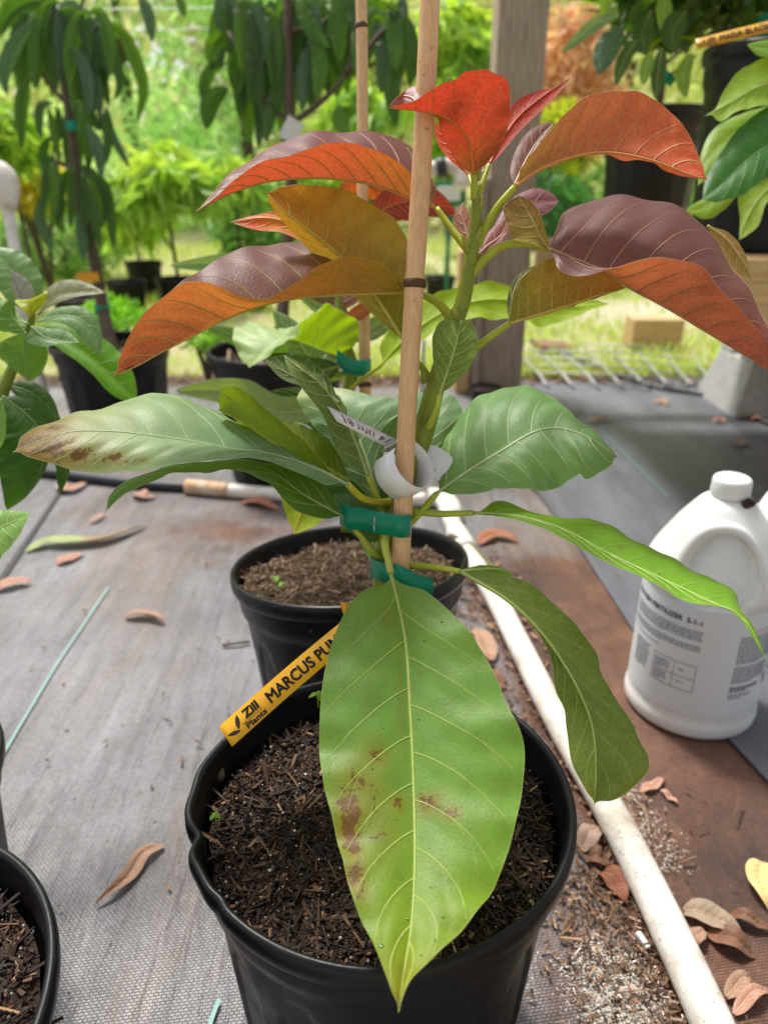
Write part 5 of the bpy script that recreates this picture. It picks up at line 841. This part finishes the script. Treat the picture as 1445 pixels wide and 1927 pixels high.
# white looped tag
t = empty('loop_tag', U(765, 890, .49), 'white curled plant tag with pink handwriting looped round the stake', 'plant tag')
ax = np.array((.62, -.46, .62)); ax /= np.linalg.norm(ax); c0 = U(760, 884, .489); e1 = np.cross(ax, np.array((0, 0, 1.))); e1 /= np.linalg.norm(e1); e2 = np.cross(ax, e1)
if e2[2] > 0: e2 = -e2
ang = np.linspace(R(-60), R(270), 60); P_ = [c0+(.0166+.0022*i/60)*(math.cos(a)*e1+math.sin(a)*e2) for i, a in enumerate(ang)]; V = []
for q in P_: V += [q-ax*.0105, q, q+ax*.0095]
F = [(i*3+j, (i+1)*3+j, (i+1)*3+j+1, i*3+j+1) for i in range(59) for j in range(2)]; o = link('loop', mesh('loop', V, F), WTAG, t); md = o.modifiers.new('thickness', 'SOLIDIFY'); md.thickness = .0004
def quadstrip(name, a, b, c, d, z, mat, par, rr=0):
    A, B, C_, D = (U(*q, zz) for q, zz in zip((a, b, c, d), z)); o = pxstrip(name, lambda s, q: (A*(1-s)+B*s)*(1-q)+(D*(1-s)+C_*s)*q, mat, par, 6, .0004); return A, B, C_, D
A, B, C_, D = quadstrip('writing_strip', (616, 764), (745, 826), (728, 842), (634, 793), (.497, .507, .507, .497), WTAG, t)
nn = np.cross(B-A, D-A); nn /= np.linalg.norm(nn); nn *= (1 if np.dot(nn, np.array((0, 0, CAMH))-A) > 0 else -1)
g = np.random.default_rng(3)
for k in range(13):
    s0 = .2+.06*k; 
    if k in (3, 9): continue
    pts = [(A*(1-s)+B*s)*(1-q)+(D*(1-s)+C_*s)*q+nn*.0006 for s, q in [(s0+g.uniform(-.02, .035), qq) for qq in (g.uniform(.2, .35), .5+g.uniform(-.15, .15), g.uniform(.6, .85), g.uniform(.3, .7))]]; tube('handwriting', pts, .0003, PINK, t, 4, 14)
A = [(800, 836), (822, 840), (846, 856), (851, 862), (851, 870), (838, 893), (832, 903), (824, 905), (812, 896), (796, 880)]; V = [U(x, y, .508) for x, y in A]; o = link('tag_end', mesh('tag_end', V, [tuple(range(len(A)))], False), WTAG, t); md = o.modifiers.new('thickness', 'SOLIDIFY'); md.thickness = .0005
loop('inner_curl', [U(*a) for a in ((796, 858, .515), (806, 850, .522), (815, 862, .52), (812, 885, .512), (800, 905, .507), (790, 925, .505))], .012, WTAG, t, ax, 24)
# ------------------------------------------------------------------ the plant in the middle pot
b = POT2.location; PL2 = empty('avocado_sapling', (b.x, b.y, .2), 'smaller leafy sapling tied to the thin stake in the middle pot', 'sapling')
q = UA([(655, 1000, .80), (652, 860, .79), (655, 740, .78), (662, 690, .775), (650, 640, .77), (640, 580, .765), (640, 500, .76), (690, 420, .76)]); tube('stem', q, [.008, .0075, .0072, .0065, .005, .004, .003, .002], STEM, PL2, 10, 40)
P = PL2; PALE = (sr(168, 192, 128), sr(128, 160, 42), sr(165, 200, 8), sr(190, 200, 120))
pxleaf(P, [(640, 672, .765), (610, 662, .755), (580, 650, .75), (548, 640, .745), (510, 655, .735), (468, 692, .725)], [(640, 672, .78), (560, 620, .79), (520, 622, .79), (485, 612, .785), (445, 612, .77), (440, 640, .75), (452, 672, .735), (468, 692, .725)], [(640, 672, .765), (676, 630, .74), (668, 598, .735), (640, 585, .73), (612, 572, .725), (590, 590, .722), (560, 622, .718), (530, 650, .716), (500, 672, .716), (468, 694, .72)], PALE, top='up', n=70, m=14, wav=.002, nv=8, vr=.8, pet=[(650, 678, .77), (658, 682, .775)], pc=VG)
pxleaf(P, [(715, 690, .70), (760, 640, .70), (830, 590, .70), (900, 566, .70), (980, 566, .70), (1060, 578, .70), (1148, 572, .70)], [(715, 690), (716, 648), (745, 605), (800, 562), (850, 545), (906, 530), (960, 540), (1010, 556), (1080, 560), (1148, 570)], [(715, 690), (745, 670), (790, 645), (840, 610), (895, 600), (960, 600), (1020, 612), (1080, 598), (1110, 583), (1148, 573)], (sr(120, 160, 30), sr(138, 172, 24), sr(185, 225, 0), sr(180, 200, 50)), top='away', n=70, nv=9, wav=.003, pet=[(700, 700, .72), (665, 728, .76), (655, 745, .775)], pc=VG)
ex = [([(660, 700), (600, 690), (560, 640), (515, 585)], .80, 60, GLAUC), ([(650, 640), (620, 590), (590, 570), (560, 555)], .82, 34, GLAUC), ([(655, 600), (640, 575), (665, 560), (690, 540)], .77, 26, (sr(150, 110, 110), sr(160, 110, 110), sr(180, 110, 90), sr(190, 150, 130))), ([(650, 610), (665, 595), (690, 580), (712, 570)], .75, 28, (sr(160, 90, 60), sr(190, 90, 50), sr(230, 90, 30), sr(200, 140, 60))), ([(660, 640), (700, 620), (750, 590)], .79, 40, GLAUC), ([(655, 680), (600, 665), (560, 672), (540, 668)], .82, 34, (sr(170, 140, 120), sr(170, 140, 120), sr(170, 130, 90), sr(180, 160, 140))),
      ([(660, 745), (600, 765), (520, 775), (450, 740), (330, 735)], .76, 62, (sr(146, 170, 120), sr(110, 140, 50), sr(140, 170, 20), GLAUC[3])), ([(655, 760), (560, 750), (480, 760), (400, 742)], .81, 44, DARK), ([(655, 650), (560, 640), (470, 640), (380, 612)], .85, 46, (sr(90, 140, 60), sr(84, 130, 50), sr(100, 150, 20), GREEN[3])), ([(640, 520), (560, 500), (450, 495), (320, 500)], .88, 40, (sr(120, 166, 120), sr(130, 160, 50), sr(150, 180, 20), GLAUC[3])), ([(690, 420), (740, 385), (800, 380), (858, 402)], .74, 66, RED), ([(690, 420), (660, 380), (690, 350), (730, 372)], .76, 60, (RED[0], sr(222, 96, 40), sr(250, 120, 20), sr(220, 150, 60))), ([(655, 800), (620, 830), (570, 860), (520, 900)], .84, 56, DARK), ([(650, 575), (610, 560), (570, 545), (540, 550)], .80, 24, (sr(110, 84, 60), sr(120, 80, 60), sr(130, 80, 30), sr(150, 120, 80))), ([(640, 690), (580, 700), (545, 690), (500, 668)], .74, 56, DARK)]
for (pp, z, w, c_) in ex: pl(P, pp, z, w, c_, n=30)
# ------------------------------------------------------------------ left plant
PL3 = empty('avocado_sapling', U(-60, 1200, .70), 'glossy green sapling entering at the left edge, its crown over the ground fabric', 'sapling'); P = PL3
tube('stem', UA([(-150, 1750, .52), (-60, 1200, .66), (-20, 900, .70), (5, 740, .71), (40, 660, .71), (60, 600, .71), (62, 575, .71)]), [.009, .0085, .008, .006, .0045, .0035, .0025], STEM, P, 10, 40)
G3 = (sr(96, 142, 56), sr(110, 150, 44), sr(130, 175, 14), sr(150, 180, 96)); GL3 = (sr(112, 148, 100), sr(110, 150, 44), sr(130, 175, 14), sr(160, 185, 120)); D3 = (sr(52, 88, 30), sr(64, 104, 30), sr(70, 120, 8), sr(104, 140, 60))
def q3(mid, far, near, col, z=.70, **k): pxleaf(P, [(*a, z) if len(a) == 2 else a for a in mid], far, near, col, **k)
q3([(55, 585), (40, 545), (15, 500), (-20, 465)], [(55, 585), (82, 550), (72, 505), (45, 477), (10, 466), (-20, 465)], [(55, 585), (20, 570), (-10, 530), (-30, 490), (-20, 465)], GL3, .72, top='cam', nv=7)
q3([(52, 575), (40, 555), (28, 530), (20, 510)], [(52, 575), (64, 560), (60, 535), (42, 518), (20, 510)], [(52, 575), (38, 572), (26, 548), (20, 510)], (sr(168, 166, 160), sr(150, 150, 120), sr(150, 150, 100), sr(140, 130, 120)), .695, top='cam', nv=5, n=30, zf=0, zn=0)
q3([(72, 592), (100, 562), (140, 552), (198, 550)], [(72, 592), (85, 552), (105, 532), (140, 526), (172, 536), (198, 550)], [(72, 592), (105, 572), (140, 560), (198, 551)], (sr(158, 158, 134), sr(150, 150, 50), sr(160, 170, 30), sr(170, 160, 120)), top='cam', nv=6, n=40)
q3([(60, 595), (55, 575), (42, 570), (28, 566)], [(60, 595), (80, 575), (92, 548), (66, 562), (28, 564)], [(60, 595), (50, 590), (40, 580), (28, 567)], (sr(180, 190, 30), sr(190, 200, 20), sr(220, 230, 0), sr(150, 150, 30)), .69, top='cam', nv=3, n=26)
q3([(72, 605), (110, 596), (150, 600), (178, 630), (190, 670)], [(72, 602), (90, 588), (120, 577), (155, 578), (182, 598), (193, 640), (190, 670)], [(72, 607), (105, 606), (135, 618), (160, 645), (190, 670)], GL3, .68, top='cam', nv=6)
q3([(60, 615), (85, 635), (115, 642), (150, 644)], [(60, 612), (90, 618), (125, 622), (150, 643)], [(60, 620), (50, 640), (85, 652), (120, 645), (150, 645)], GL3, .67, top='cam', nv=5)
q3([(60, 620), (120, 640), (180, 680), (225, 722), (258, 758)], [(60, 616), (110, 608), (180, 628), (225, 662), (252, 705), (260, 756)], [(60, 624), (110, 655), (165, 695), (215, 745), (256, 760)], (sr(88, 146, 28), sr(104, 150, 24), sr(130, 190, 5), sr(130, 170, 60)), .74, top='up', nv=8)
q3([(50, 625), (45, 650), (48, 680), (56, 718)], [(50, 625), (85, 650), (90, 675), (76, 705), (56, 718)], [(45, 625), (0, 645), (-10, 660), (20, 690), (56, 718)], G3, .685, top='cam', nv=6)
q3([(55, 610), (20, 600), (-10, 590), (-60, 600)], [(55, 610), (30, 585), (0, 560), (-60, 570)], [(55, 612), (30, 625), (-10, 620), (-60, 605)], G3, .70, top='cam', nv=6)
q3([(50, 630), (35, 610), (22, 590), (18, 562)], [(50, 630), (32, 600), (28, 575), (18, 560)], [(50, 630), (20, 625), (-10, 600), (18, 562)], G3, .69, top='cam', nv=5)
q3([(15, 725), (60, 740), (100, 775), (118, 800)], [(15, 720), (55, 716), (95, 742), (118, 798)], [(15, 728), (50, 765), (80, 795), (118, 802)], D3, .72, top='cam', nv=6)
q3([(5, 745), (60, 790), (85, 830), (70, 900), (12, 962)], [(5, 742), (70, 755), (100, 815), (88, 880), (50, 935), (12, 962)], [(5, 745), (10, 800), (-5, 860), (5, 920), (12, 962)], D3, .69, top='cam', nv=8, n=60)
q3([(5, 750), (-10, 780), (-20, 830), (-30, 880)], [(5, 750), (12, 790), (8, 830), (-30, 880)], [(5, 750), (-40, 790), (-60, 840), (-30, 880)], GL3, .66, top='cam')
q3([(90, 850), (120, 870), (125, 900), (114, 932)], [(90, 848), (128, 860), (131, 890), (114, 932)], [(90, 852), (106, 880), (108, 905), (114, 932)], D3, .74, n=24, nv=4, top='cam')
q3([(-60, 1010), (-20, 1000), (20, 985), (56, 966)], [(-60, 990), (-20, 962), (20, 960), (56, 964)], [(-60, 1060), (-10, 1060), (10, 1040), (35, 1010), (56, 968)], (sr(130, 170, 90), sr(140, 160, 50), sr(150, 190, 20), sr(170, 200, 120)), .50, top='cam', nv=6)
# ------------------------------------------------------------------ right foreground plant
PL4 = empty('avocado_sapling', U(1600, 500, .85), 'bright green leaves of a sapling entering at the right edge over the bench pot', 'sapling'); P = PL4
tube('stem', UA([(1640, 900, .95), (1600, 500, .85), (1560, 200, .80), (1540, 0, .8)]), [.009, .008, .006, .005], STEM, P, 10, 30)
q3([(1560, 140, .80), (1480, 150, .79), (1421, 165, .77), (1370, 195, .76), (1324, 219, .755)], [(1560, 120), (1480, 100), (1421, 116), (1385, 139), (1358, 178), (1345, 205), (1324, 218)], [(1560, 160), (1480, 190), (1430, 200), (1390, 208), (1353, 228), (1338, 216), (1324, 220)], BRIGHT, top='away', nv=8)
q3([(1570, 230, .80), (1500, 250, .77), (1420, 290, .75), (1360, 345, .74), (1319, 377, .735)], [(1570, 210), (1500, 200), (1440, 204), (1385, 247), (1355, 289), (1330, 330), (1319, 376)], [(1570, 260), (1500, 300), (1445, 332), (1400, 364), (1355, 379), (1319, 378)], (sr(48, 104, 34), sr(80, 120, 40), sr(80, 140, 10), sr(110, 150, 80)), top='cam', nv=8, n=60)
q3([(1570, 200, .83), (1480, 215, .82), (1400, 240, .81), (1330, 300, .80), (1312, 350, .795)], [(1570, 190), (1480, 190), (1421, 206), (1370, 224), (1335, 252), (1316, 300), (1312, 350)], [(1570, 220), (1480, 260), (1400, 290), (1350, 320), (1312, 352)], LIME, top='cam', nv=8)
q3([(1560, 300, .82), (1480, 330, .80), (1430, 370, .79), (1405, 410, .785), (1390, 452, .78)], [(1560, 300), (1460, 325), (1400, 342), (1388, 370), (1392, 410), (1390, 452)], [(1560, 320), (1480, 380), (1445, 378), (1425, 425), (1390, 453)], BRIGHT, top='away', nv=7)
q3([(1400, 345, .83), (1350, 372, .83), (1320, 392, .83), (1290, 397, .83)], [(1400, 340), (1350, 362), (1315, 378), (1290, 394)], [(1400, 350), (1360, 395), (1330, 412), (1290, 398)], LIME, n=30, nv=4)
q3([(1560, 70, .80), (1500, 80, .79), (1440, 92, .78), (1405, 84, .775)], [(1560, 50), (1500, 60), (1445, 74), (1405, 82)], [(1560, 90), (1500, 100), (1445, 108), (1425, 104), (1405, 86)], BRIGHT, nv=5, n=30)
# ------------------------------------------------------------------ jug
JC = G(1292, 1320); JR = .0775
def jug(cx, cy, R_, H_, label, print_=True, yaw=0):
    t = empty('fertilizer_jug', (cx, cy, 0), label, 'jug'); n = 96
    prof = [(0, .004), (.8, .0), (.93, .006), (.985, .02), (1, .04), (1, .06), (.975, .085), (.972, .10), (.972, .56), (.972, .585), (1, .60), (1.0, .62), (.975, .65), (.90, .70), (.77, .76), (.63, .82), (.49, .87), (.36, .91), (.255, .925), (.235, .93), (.232, .94)]
    pr = [(r*R_, z*H_) for r, z in prof]; q = crv(pr, 110); 
    def rf(th, z):     # pressed-in panel on the shoulder around the grip
        zz = z/H_; d = (th-R(-112)+PI) % (2*PI)-PI; w = .62*np.clip(1-((zz-.70)/.165)**2, 0, 1)**.5
        m_ = np.clip((w-np.abs(d))/.09, 0, 1); m_ = m_*m_*(3-2*m_); return 1-.13*m_*np.clip((zz-.54)/.03, 0, 1)
    v, f = lathe([tuple(a) for a in q], n, rf); v += np.array((cx, cy, 0)); link('jug_body', mesh('jug_body', v, f), WPL, t)
    cap = [(0.001, 1.0), (.22, 1.0), (.25, .995), (.262, .985), (.268, .94), (.264, .935), (.25, .93)]; v, f = lathe([(r*R_, z*H_) for r, z in cap], 90, lambda th, z: 1+(.012*np.sign(np.sin(th*30)) if z < .99*H_ else 0)); v += np.array((cx, cy, 0)); link('cap', mesh('cap', v, f), WPL, t)
    a0 = R(-112); hp = []
    for k in range(11):
        s = k/10; th = a0-.42+.0*s; zz = .60+.26*math.sin(PI*(s*.5)); 
    def sp(d, zz, k_=1.0): 
        r = np.interp(zz*H_, q[:, 1], q[:, 0])*k_; return (cx+r*math.cos(a0+d), cy+r*math.sin(a0+d), zz*H_)
    tube('handle', [sp(-.62, .56, .90), sp(-.62, .64, .96), sp(-.62, .73, 1.0), sp(-.55, .80, 1.02), sp(-.3, .845, 1.04), sp(.1, .855, 1.02), sp(.45, .835, 1.0), sp(.66, .77, .98), sp(.68, .66, .95), sp(.66, .56, .9)], [.005, .0075, .008, .008, .0075, .007, .006, .005, .004, .003], WPL, t, 12, 50)
    o = MB(); g = np.random.default_rng(2)
    for k in range(16): a = R(-60)+g.uniform(-.35, .35); r = .31*R_; o.box((cx+r*math.cos(a), cy+r*math.sin(a), H_*g.uniform(.905, .93)), (g.uniform(.003, .007),)*3, g.uniform(0, 3), g.uniform(0, 3))
    o.build('dried_residue', BROWNG, t)
    if print_:
        lr = .972*R_+.0006; a_l = R(-197)
        def lf(x, y, e=0): a = a_l+x/lr; return np.array((cx+(lr+e)*math.cos(a), cy+(lr+e)*math.sin(a), H_*.575-y))
        ns = 60; W_ = R(205)*lr; V = [lf(W_*i/ns, y) for i in range(ns+1) for y in (0, H_*.46)]; F = [(2*i, 2*i+2, 2*i+3, 2*i+1) for i in range(ns)]; link('label', mesh('label', V, F), LBL, t)
        tx = lambda s, size, x, y, m=LINK, b=0, sx=1: text3(s, size, x, -y, lambda a, b_: lf(a, -b_, .0004), 'lettering', m, t, bold=b, sx=sx)
        S = lr*PI/180
        tx("'RGE FISH FERTILIZER  5-1-1", .0086, 4*S, .020, INK, .00026, .98)
        m = MB(); bars = lambda x0, x1, y0, n_, dy, mm, hh=.0011: [mm.add(*bar(x, y0+k*dy, w, hh)) for k in range(n_) for x, w in words(x0, x1 if k < n_-1 else x0+(x1-x0)*.55)]
        def bar(x, y, w, h): ks = max(2, int(w/.004)+2); return [lf(x+w*i/(ks-1), yy, .0004) for i in range(ks) for yy in (y, y+h)], [(2*i, 2*i+2, 2*i+3, 2*i+1) for i in range(ks-1)]
        def words(x0, x1):
            x = x0; o_ = []
            while x < x1-.002: w = random.uniform(.002, .0065); o_.append((x, min(w, x1-x))); x += w+.0011
            return o_
        bars(8*S, 82*S, .028, 6, .0026, m); bars(6*S, 82*S, .047, 4, .0026, m); bars(6*S, 84*S, .062, 1, .0026, m); bars(18*S, 38*S, .071, 14, .0026, m); bars(46*S, 60*S, .078, 5, .0026, m); bars(46*S, 60*S, .094, 5, .0026, m); bars(68*S, 80*S, .082, 1, .003, m); bars(68*S, 80*S, .098, 1, .003, m)
        bars(112*S, 158*S, .030, 14, .0026, m); bars(112*S, 150*S, .069, 9, .0026, m); bars(112*S, 142*S, .096, 3, .0026, m, .0017); bars(112*S, 134*S, .106, 3, .0028, m)
        for k in range(9): m.add(*bar((150+k*.9)*S, .092, .0006, .012))
        tagit(m.build('small_print', LINK, t), kind='stuff'); m = MB(); bars(120*S, 150*S, .022, 2, .003, m); m.build('orange_print', LRED, t)
        m = MB()
        for (x0, x1, y0, y1) in ((44, 82, .073, .073), (44, 82, .091, .091), (44, 82, .108, .108)): m.add(*bar(x0*S, y0, (x1-x0)*S, .0007))
        for x in (44, 64, 82): m.add(*bar(x*S, .073, .0005, .035))
        m.build('table_lines', LINK, t)
    return t
jug(JC[0], JC[1], JR, .305, 'white plastic fertilizer jug with printed label and grubby cap')
J2 = G(1480, 1210); t = empty('white_jug', (J2[0], J2[1], 0), 'second white plastic jug mostly cut off behind the labelled one', 'jug')
v, f = lathe([(a*.085, b*.24) for a, b in ((0, .004), (.9, 0), (1, .03), (1, .6), (.97, .75), (.8, .9), (.62, .97), (.6, 1.0), (.3, 1.02), (0.01, 1.02))], 48); v += np.array((J2[0], J2[1], 0)); link('jug_body', mesh('jug_body', v, f), WPL, t)
v, f = lathe([(.052, .215), (.054, .222), (.052, .232)], 32); v += np.array((J2[0], J2[1], 0)); link('grubby_ring', mesh('grubby_ring', v, f), BROWNG, t)
# ------------------------------------------------------------------ litter on the ground
def dead(px, w, col, label, h=.003, curl=.3, tw=0, group=None, seed=0, lift=.01):
    n = 26; P0 = np.array([G(x, y, h) for x, y in px]); M = crv(P0, n); s = np.linspace(0, 1, n); M[:, 2] += lift*np.sin(PI*s)*.6+.002*np.sin(s*9+seed); T = np.gradient(M, axis=0); T /= np.linalg.norm(T, axis=1)[:, None]; S = np.cross(T, np.array((0, 0, 1.))); S /= np.linalg.norm(S, axis=1)[:, None]; Nn = np.cross(S, T)
    ww = (w/2*np.sin(PI*(.03+.95*s)**.8)**.8)[:, None]; a = (curl+tw*s)[:, None]; b = (curl*1.2-tw*s)[:, None]; sd = col
    o = blade('fallen_leaf', M, M+ww*(S*np.cos(a)+Nn*np.abs(np.sin(a))), M+ww*(-S*np.cos(b)+Nn*np.abs(np.sin(b))), sd, sd, sd, 'up', bulge=.12, wav=.0012, wf=2, vein=tuple(np.array(sd if isinstance(sd[0], float) else sd[0][1])*1.15), nv=7, m=5, mat=DRY, seed=seed, parent=None)
    o['category'] = 'leaf'; o['label'] = label
    if group: o['group'] = group
    return o
TN = sr(176, 140, 116); PK = sr(196, 150, 128); GY = sr(150, 130, 114); BR = sr(130, 92, 72)
dead([(308, 1592), (272, 1612), (243, 1650), (215, 1678), (180, 1704)], .016, [(0, sr(196, 158, 134)), (.5, sr(186, 146, 118)), (1, sr(140, 106, 82))], 'curled tan dead leaf on the fabric left of the front pot', tw=.9, lift=.006)
dead([(50, 1038), (90, 1025), (150, 1024), (200, 1018), (276, 990)], .035, [(0, sr(160, 180, 110)), (.42, sr(170, 182, 120)), (.5, sr(170, 136, 106)), (1, sr(150, 112, 88))], 'long fallen leaf, half green and half brown, on the left fabric', tw=.5)
dead([(108, 1062), (132, 1052), (157, 1042)], .026, PK, 'oval pinkish dead leaf under the half-green fallen leaf', lift=.002)
dead([(-5, 1112), (25, 1102), (62, 1098)], .026, PK, 'pinkish dead leaf at the left edge of the fabric'); dead([(236, 1162), (270, 1160), (312, 1174)], .02, TN, 'broken reddish dead leaf in the middle of the left fabric', tw=1.0)
dead([(1205, 1490), (1228, 1480), (1248, 1466)], .012, PK, 'narrow pink-brown dead leaf right of the drooping leaf tip', lift=.003); dead([(1243, 1488), (1258, 1500), (1275, 1514)], .008, PK, 'thin curled leaf scrap below the narrow pink-brown leaf', lift=.002)
dead([(1285, 1716), (1330, 1730), (1395, 1762)], .026, sr(168, 146, 124), 'broad spotted grey-tan dead leaf right of the pipe'); dead([(1330, 1756), (1370, 1775), (1420, 1800)], .022, BR, 'red-brown dead leaf tucked under the grey-tan one', seed=3)
dead([(1372, 1722), (1410, 1738), (1450, 1752)], .014, BR, 'narrow red-brown dead leaf at the right edge', seed=5); dead([(1300, 1780), (1312, 1765), (1326, 1756)], .014, TN, 'small tan leaf piece touching the pipe', seed=6)
dead([(1432, 1625), (1428, 1665), (1450, 1715)], .028, sr(232, 204, 140), 'pale yellow fallen leaf at the right edge', lift=.012, seed=7); dead([(1365, 1880), (1395, 1850), (1420, 1845)], .014, TN, 'narrow leaf shred near the lower right corner', seed=8); dead([(1380, 1910), (1410, 1880), (1450, 1860)], .012, PK, 'pink leaf shred at the lower right corner', seed=9)
dead([(1095, 1600), (1110, 1575), (1125, 1555)], .022, sr(176, 150, 132), 'round grey-pink dead leaf between front pot and pipe', seed=10); dead([(1105, 1615), (1125, 1622), (1145, 1622)], .022, BR, 'brown dead leaf just below the round grey-pink one', seed=11); dead([(1130, 1640), (1155, 1665), (1175, 1700)], .024, sr(150, 96, 72), 'ragged rust-brown dead leaf beside the pipe', seed=12)
dead([(900, 1025), (930, 1010), (975, 1020)], .03, sr(170, 110, 80), 'rusty dead leaf behind the bend of the white pipe', seed=13); dead([(925, 1245), (905, 1205), (880, 1185)], .03, TN, 'tan dead leaf between the middle pot and the pipe', seed=14); dead([(940, 1300), (925, 1275), (908, 1265)], .022, BR, 'brown leaf against the back rim of the front pot', seed=15)
dead([(455, 945), (490, 950), (525, 958)], .03, sr(180, 120, 96), 'pinkish leaf litter in front of the white pipe end', seed=16); dead([(255, 930), (275, 938), (292, 934)], .03, PK, 'small dead leaf below the black hose', seed=17); dead([(110, 915), (130, 925), (165, 910)], .03, PK, 'dead leaf by the seam under the hose', seed=18); dead([(170, 985), (185, 978), (198, 968)], .012, PK, 'sliver of pale leaf under the drooping tip', seed=19)
g = np.random.default_rng(12)
for k in range(15):
    px = g.uniform(1000, 1430); py = g.uniform(690, 800)+max(0, (px-1200))*.22; q_ = [(px, py), (px+g.uniform(8, 16), py+g.uniform(-4, 4)), (px+g.uniform(18, 30), py+g.uniform(-5, 5))]
    dead(q_, .02, (TN, PK, BR, GY)[k % 4], 'small dead leaf on the far edge of the dark fabric', group='dead leaves along the far fabric edge', seed=20+k, h=.009)
tagit(tube('twig', [G(418, 1214, .004), G(445, 1210, .006), G(470, 1207, .005)], .0022, simple('twig_bark', sr(120, 106, 92), .8, .2)), 'short grey twig on the fabric left of the middle pot', 'twig')
tagit(tube('twig', [G(1190, 1500, .004), G(1215, 1530, .008), G(1222, 1568, .004)], .0012, simple('twig_pale', sr(170, 140, 110), .8, .2), None, 5, 10), 'thin dry twig lying beside the drooping leaf tip', 'twig')
tagit(MB().box(G(1208, 1770, .006), (.005, .014, .006), .5, .3).build('shell_chip', WHITE, bevel=.001), 'small white plastic chip lying against the pipe', 'chip')
def litter(name, polyf, n, sc, tones, seed, z=.004):
    g = np.random.default_rng(seed); cx, cy = [], []
    while len(cx) < n:
        x, y = polyf(g); cx.append(x); cy.append(y)
    o = chips(None, 0, 0, z, 0, n, sc, tones, seed, name, asp=2.2); v = np.empty(len(o.data.vertices)*3); o.data.vertices.foreach_get('co', v); v = v.reshape(-1, 8, 3); v[:, :, 0] += np.array(cx)[:, None]; v[:, :, 1] += np.array(cy)[:, None]; v[:, :, 2] = np.maximum(v[:, :, 2], z-.002); o.data.vertices.foreach_set('co', v.ravel()); o.data.update(); return o
def alongpipe(off, sp, y0, y1):
    o = np.argsort(pipeG[:, 1])
    def f_(g):
        y = g.uniform(y0, y1); return np.interp(y, pipeG[o, 1], pipeG[o, 0])+off+g.normal(0, sp), y
    return f_
MT = [(3, sr(110, 82, 62)), (3, sr(80, 58, 44)), (2, sr(150, 116, 90)), (.6, sr(176, 148, 122))]
litter('mulch_litter', alongpipe(-.045, .03, -.05, .50), 5200, .0042, MT, 3); litter('mulch_litter', alongpipe(.05, .03, -.05, .16), 1600, .006, MT, 4); litter('mulch_litter', alongpipe(-.02, .04, .5, 1.2), 900, .008, MT, 5)
litter('mulch_litter', lambda g: (g.uniform(-1.1, .1), g.uniform(.05, 1.3)), 260, .0055, MT, 6); litter('mulch_litter', lambda g: (g.uniform(-1.2, 2.0), g.normal(2.42, .05)), 1600, .016, MT, 7); litter('mulch_litter', lambda g: (g.uniform(.1, .7), g.uniform(.2, 1.2)), 160, .005, MT, 8, .008)
WT = [(1, sr(226, 220, 208)), (1, sr(200, 190, 174))]
litter('white_crumbs', alongpipe(-.06, .024, .0, .42), 6500, .0015, WT, 9); litter('white_crumbs', alongpipe(.035, .012, .5, .62), 500, .0014, WT, 10)
# seedlings
def seedling(x, y, z, label, s=1):
    t = empty('seedling', U(x, y, z), label, 'seedling'); c = U(x, y, z); tube('stem', [c-np.array((0, 0, .012)), c], .0006*s, VG, t, 5); leafvar('sd', .009, .006, .3, .2, BRIGHT, n=8, m=2, vein=False)
    for a in (0, 2.1, 4.2): putleaf(t, 'sd', c, a+x, -.3, s)
seedling(520, 1085, .735, 'tiny green weed seedling in the middle pot soil', .8); seedling(530, 1096, .73, 'second tiny weed seedling beside the first in the middle pot', .7); seedling(404, 1533, .47, 'tiny two-leaved seedling in the front pot', .5); seedling(598, 1305, .50, 'small round-leaved seedling beside the yellow tag', .8)
None; o = MB(); o.box(G(408, 1448, .222), (.010, .018, .010), .3, .5, .3); tagit(o.build('bark_lump', simple('lump', sr(120, 100, 80), .85, .3, 80, 80, .003), bevel=.004), 'brown bark lump against the inner rim under the yellow tag end', 'bark')
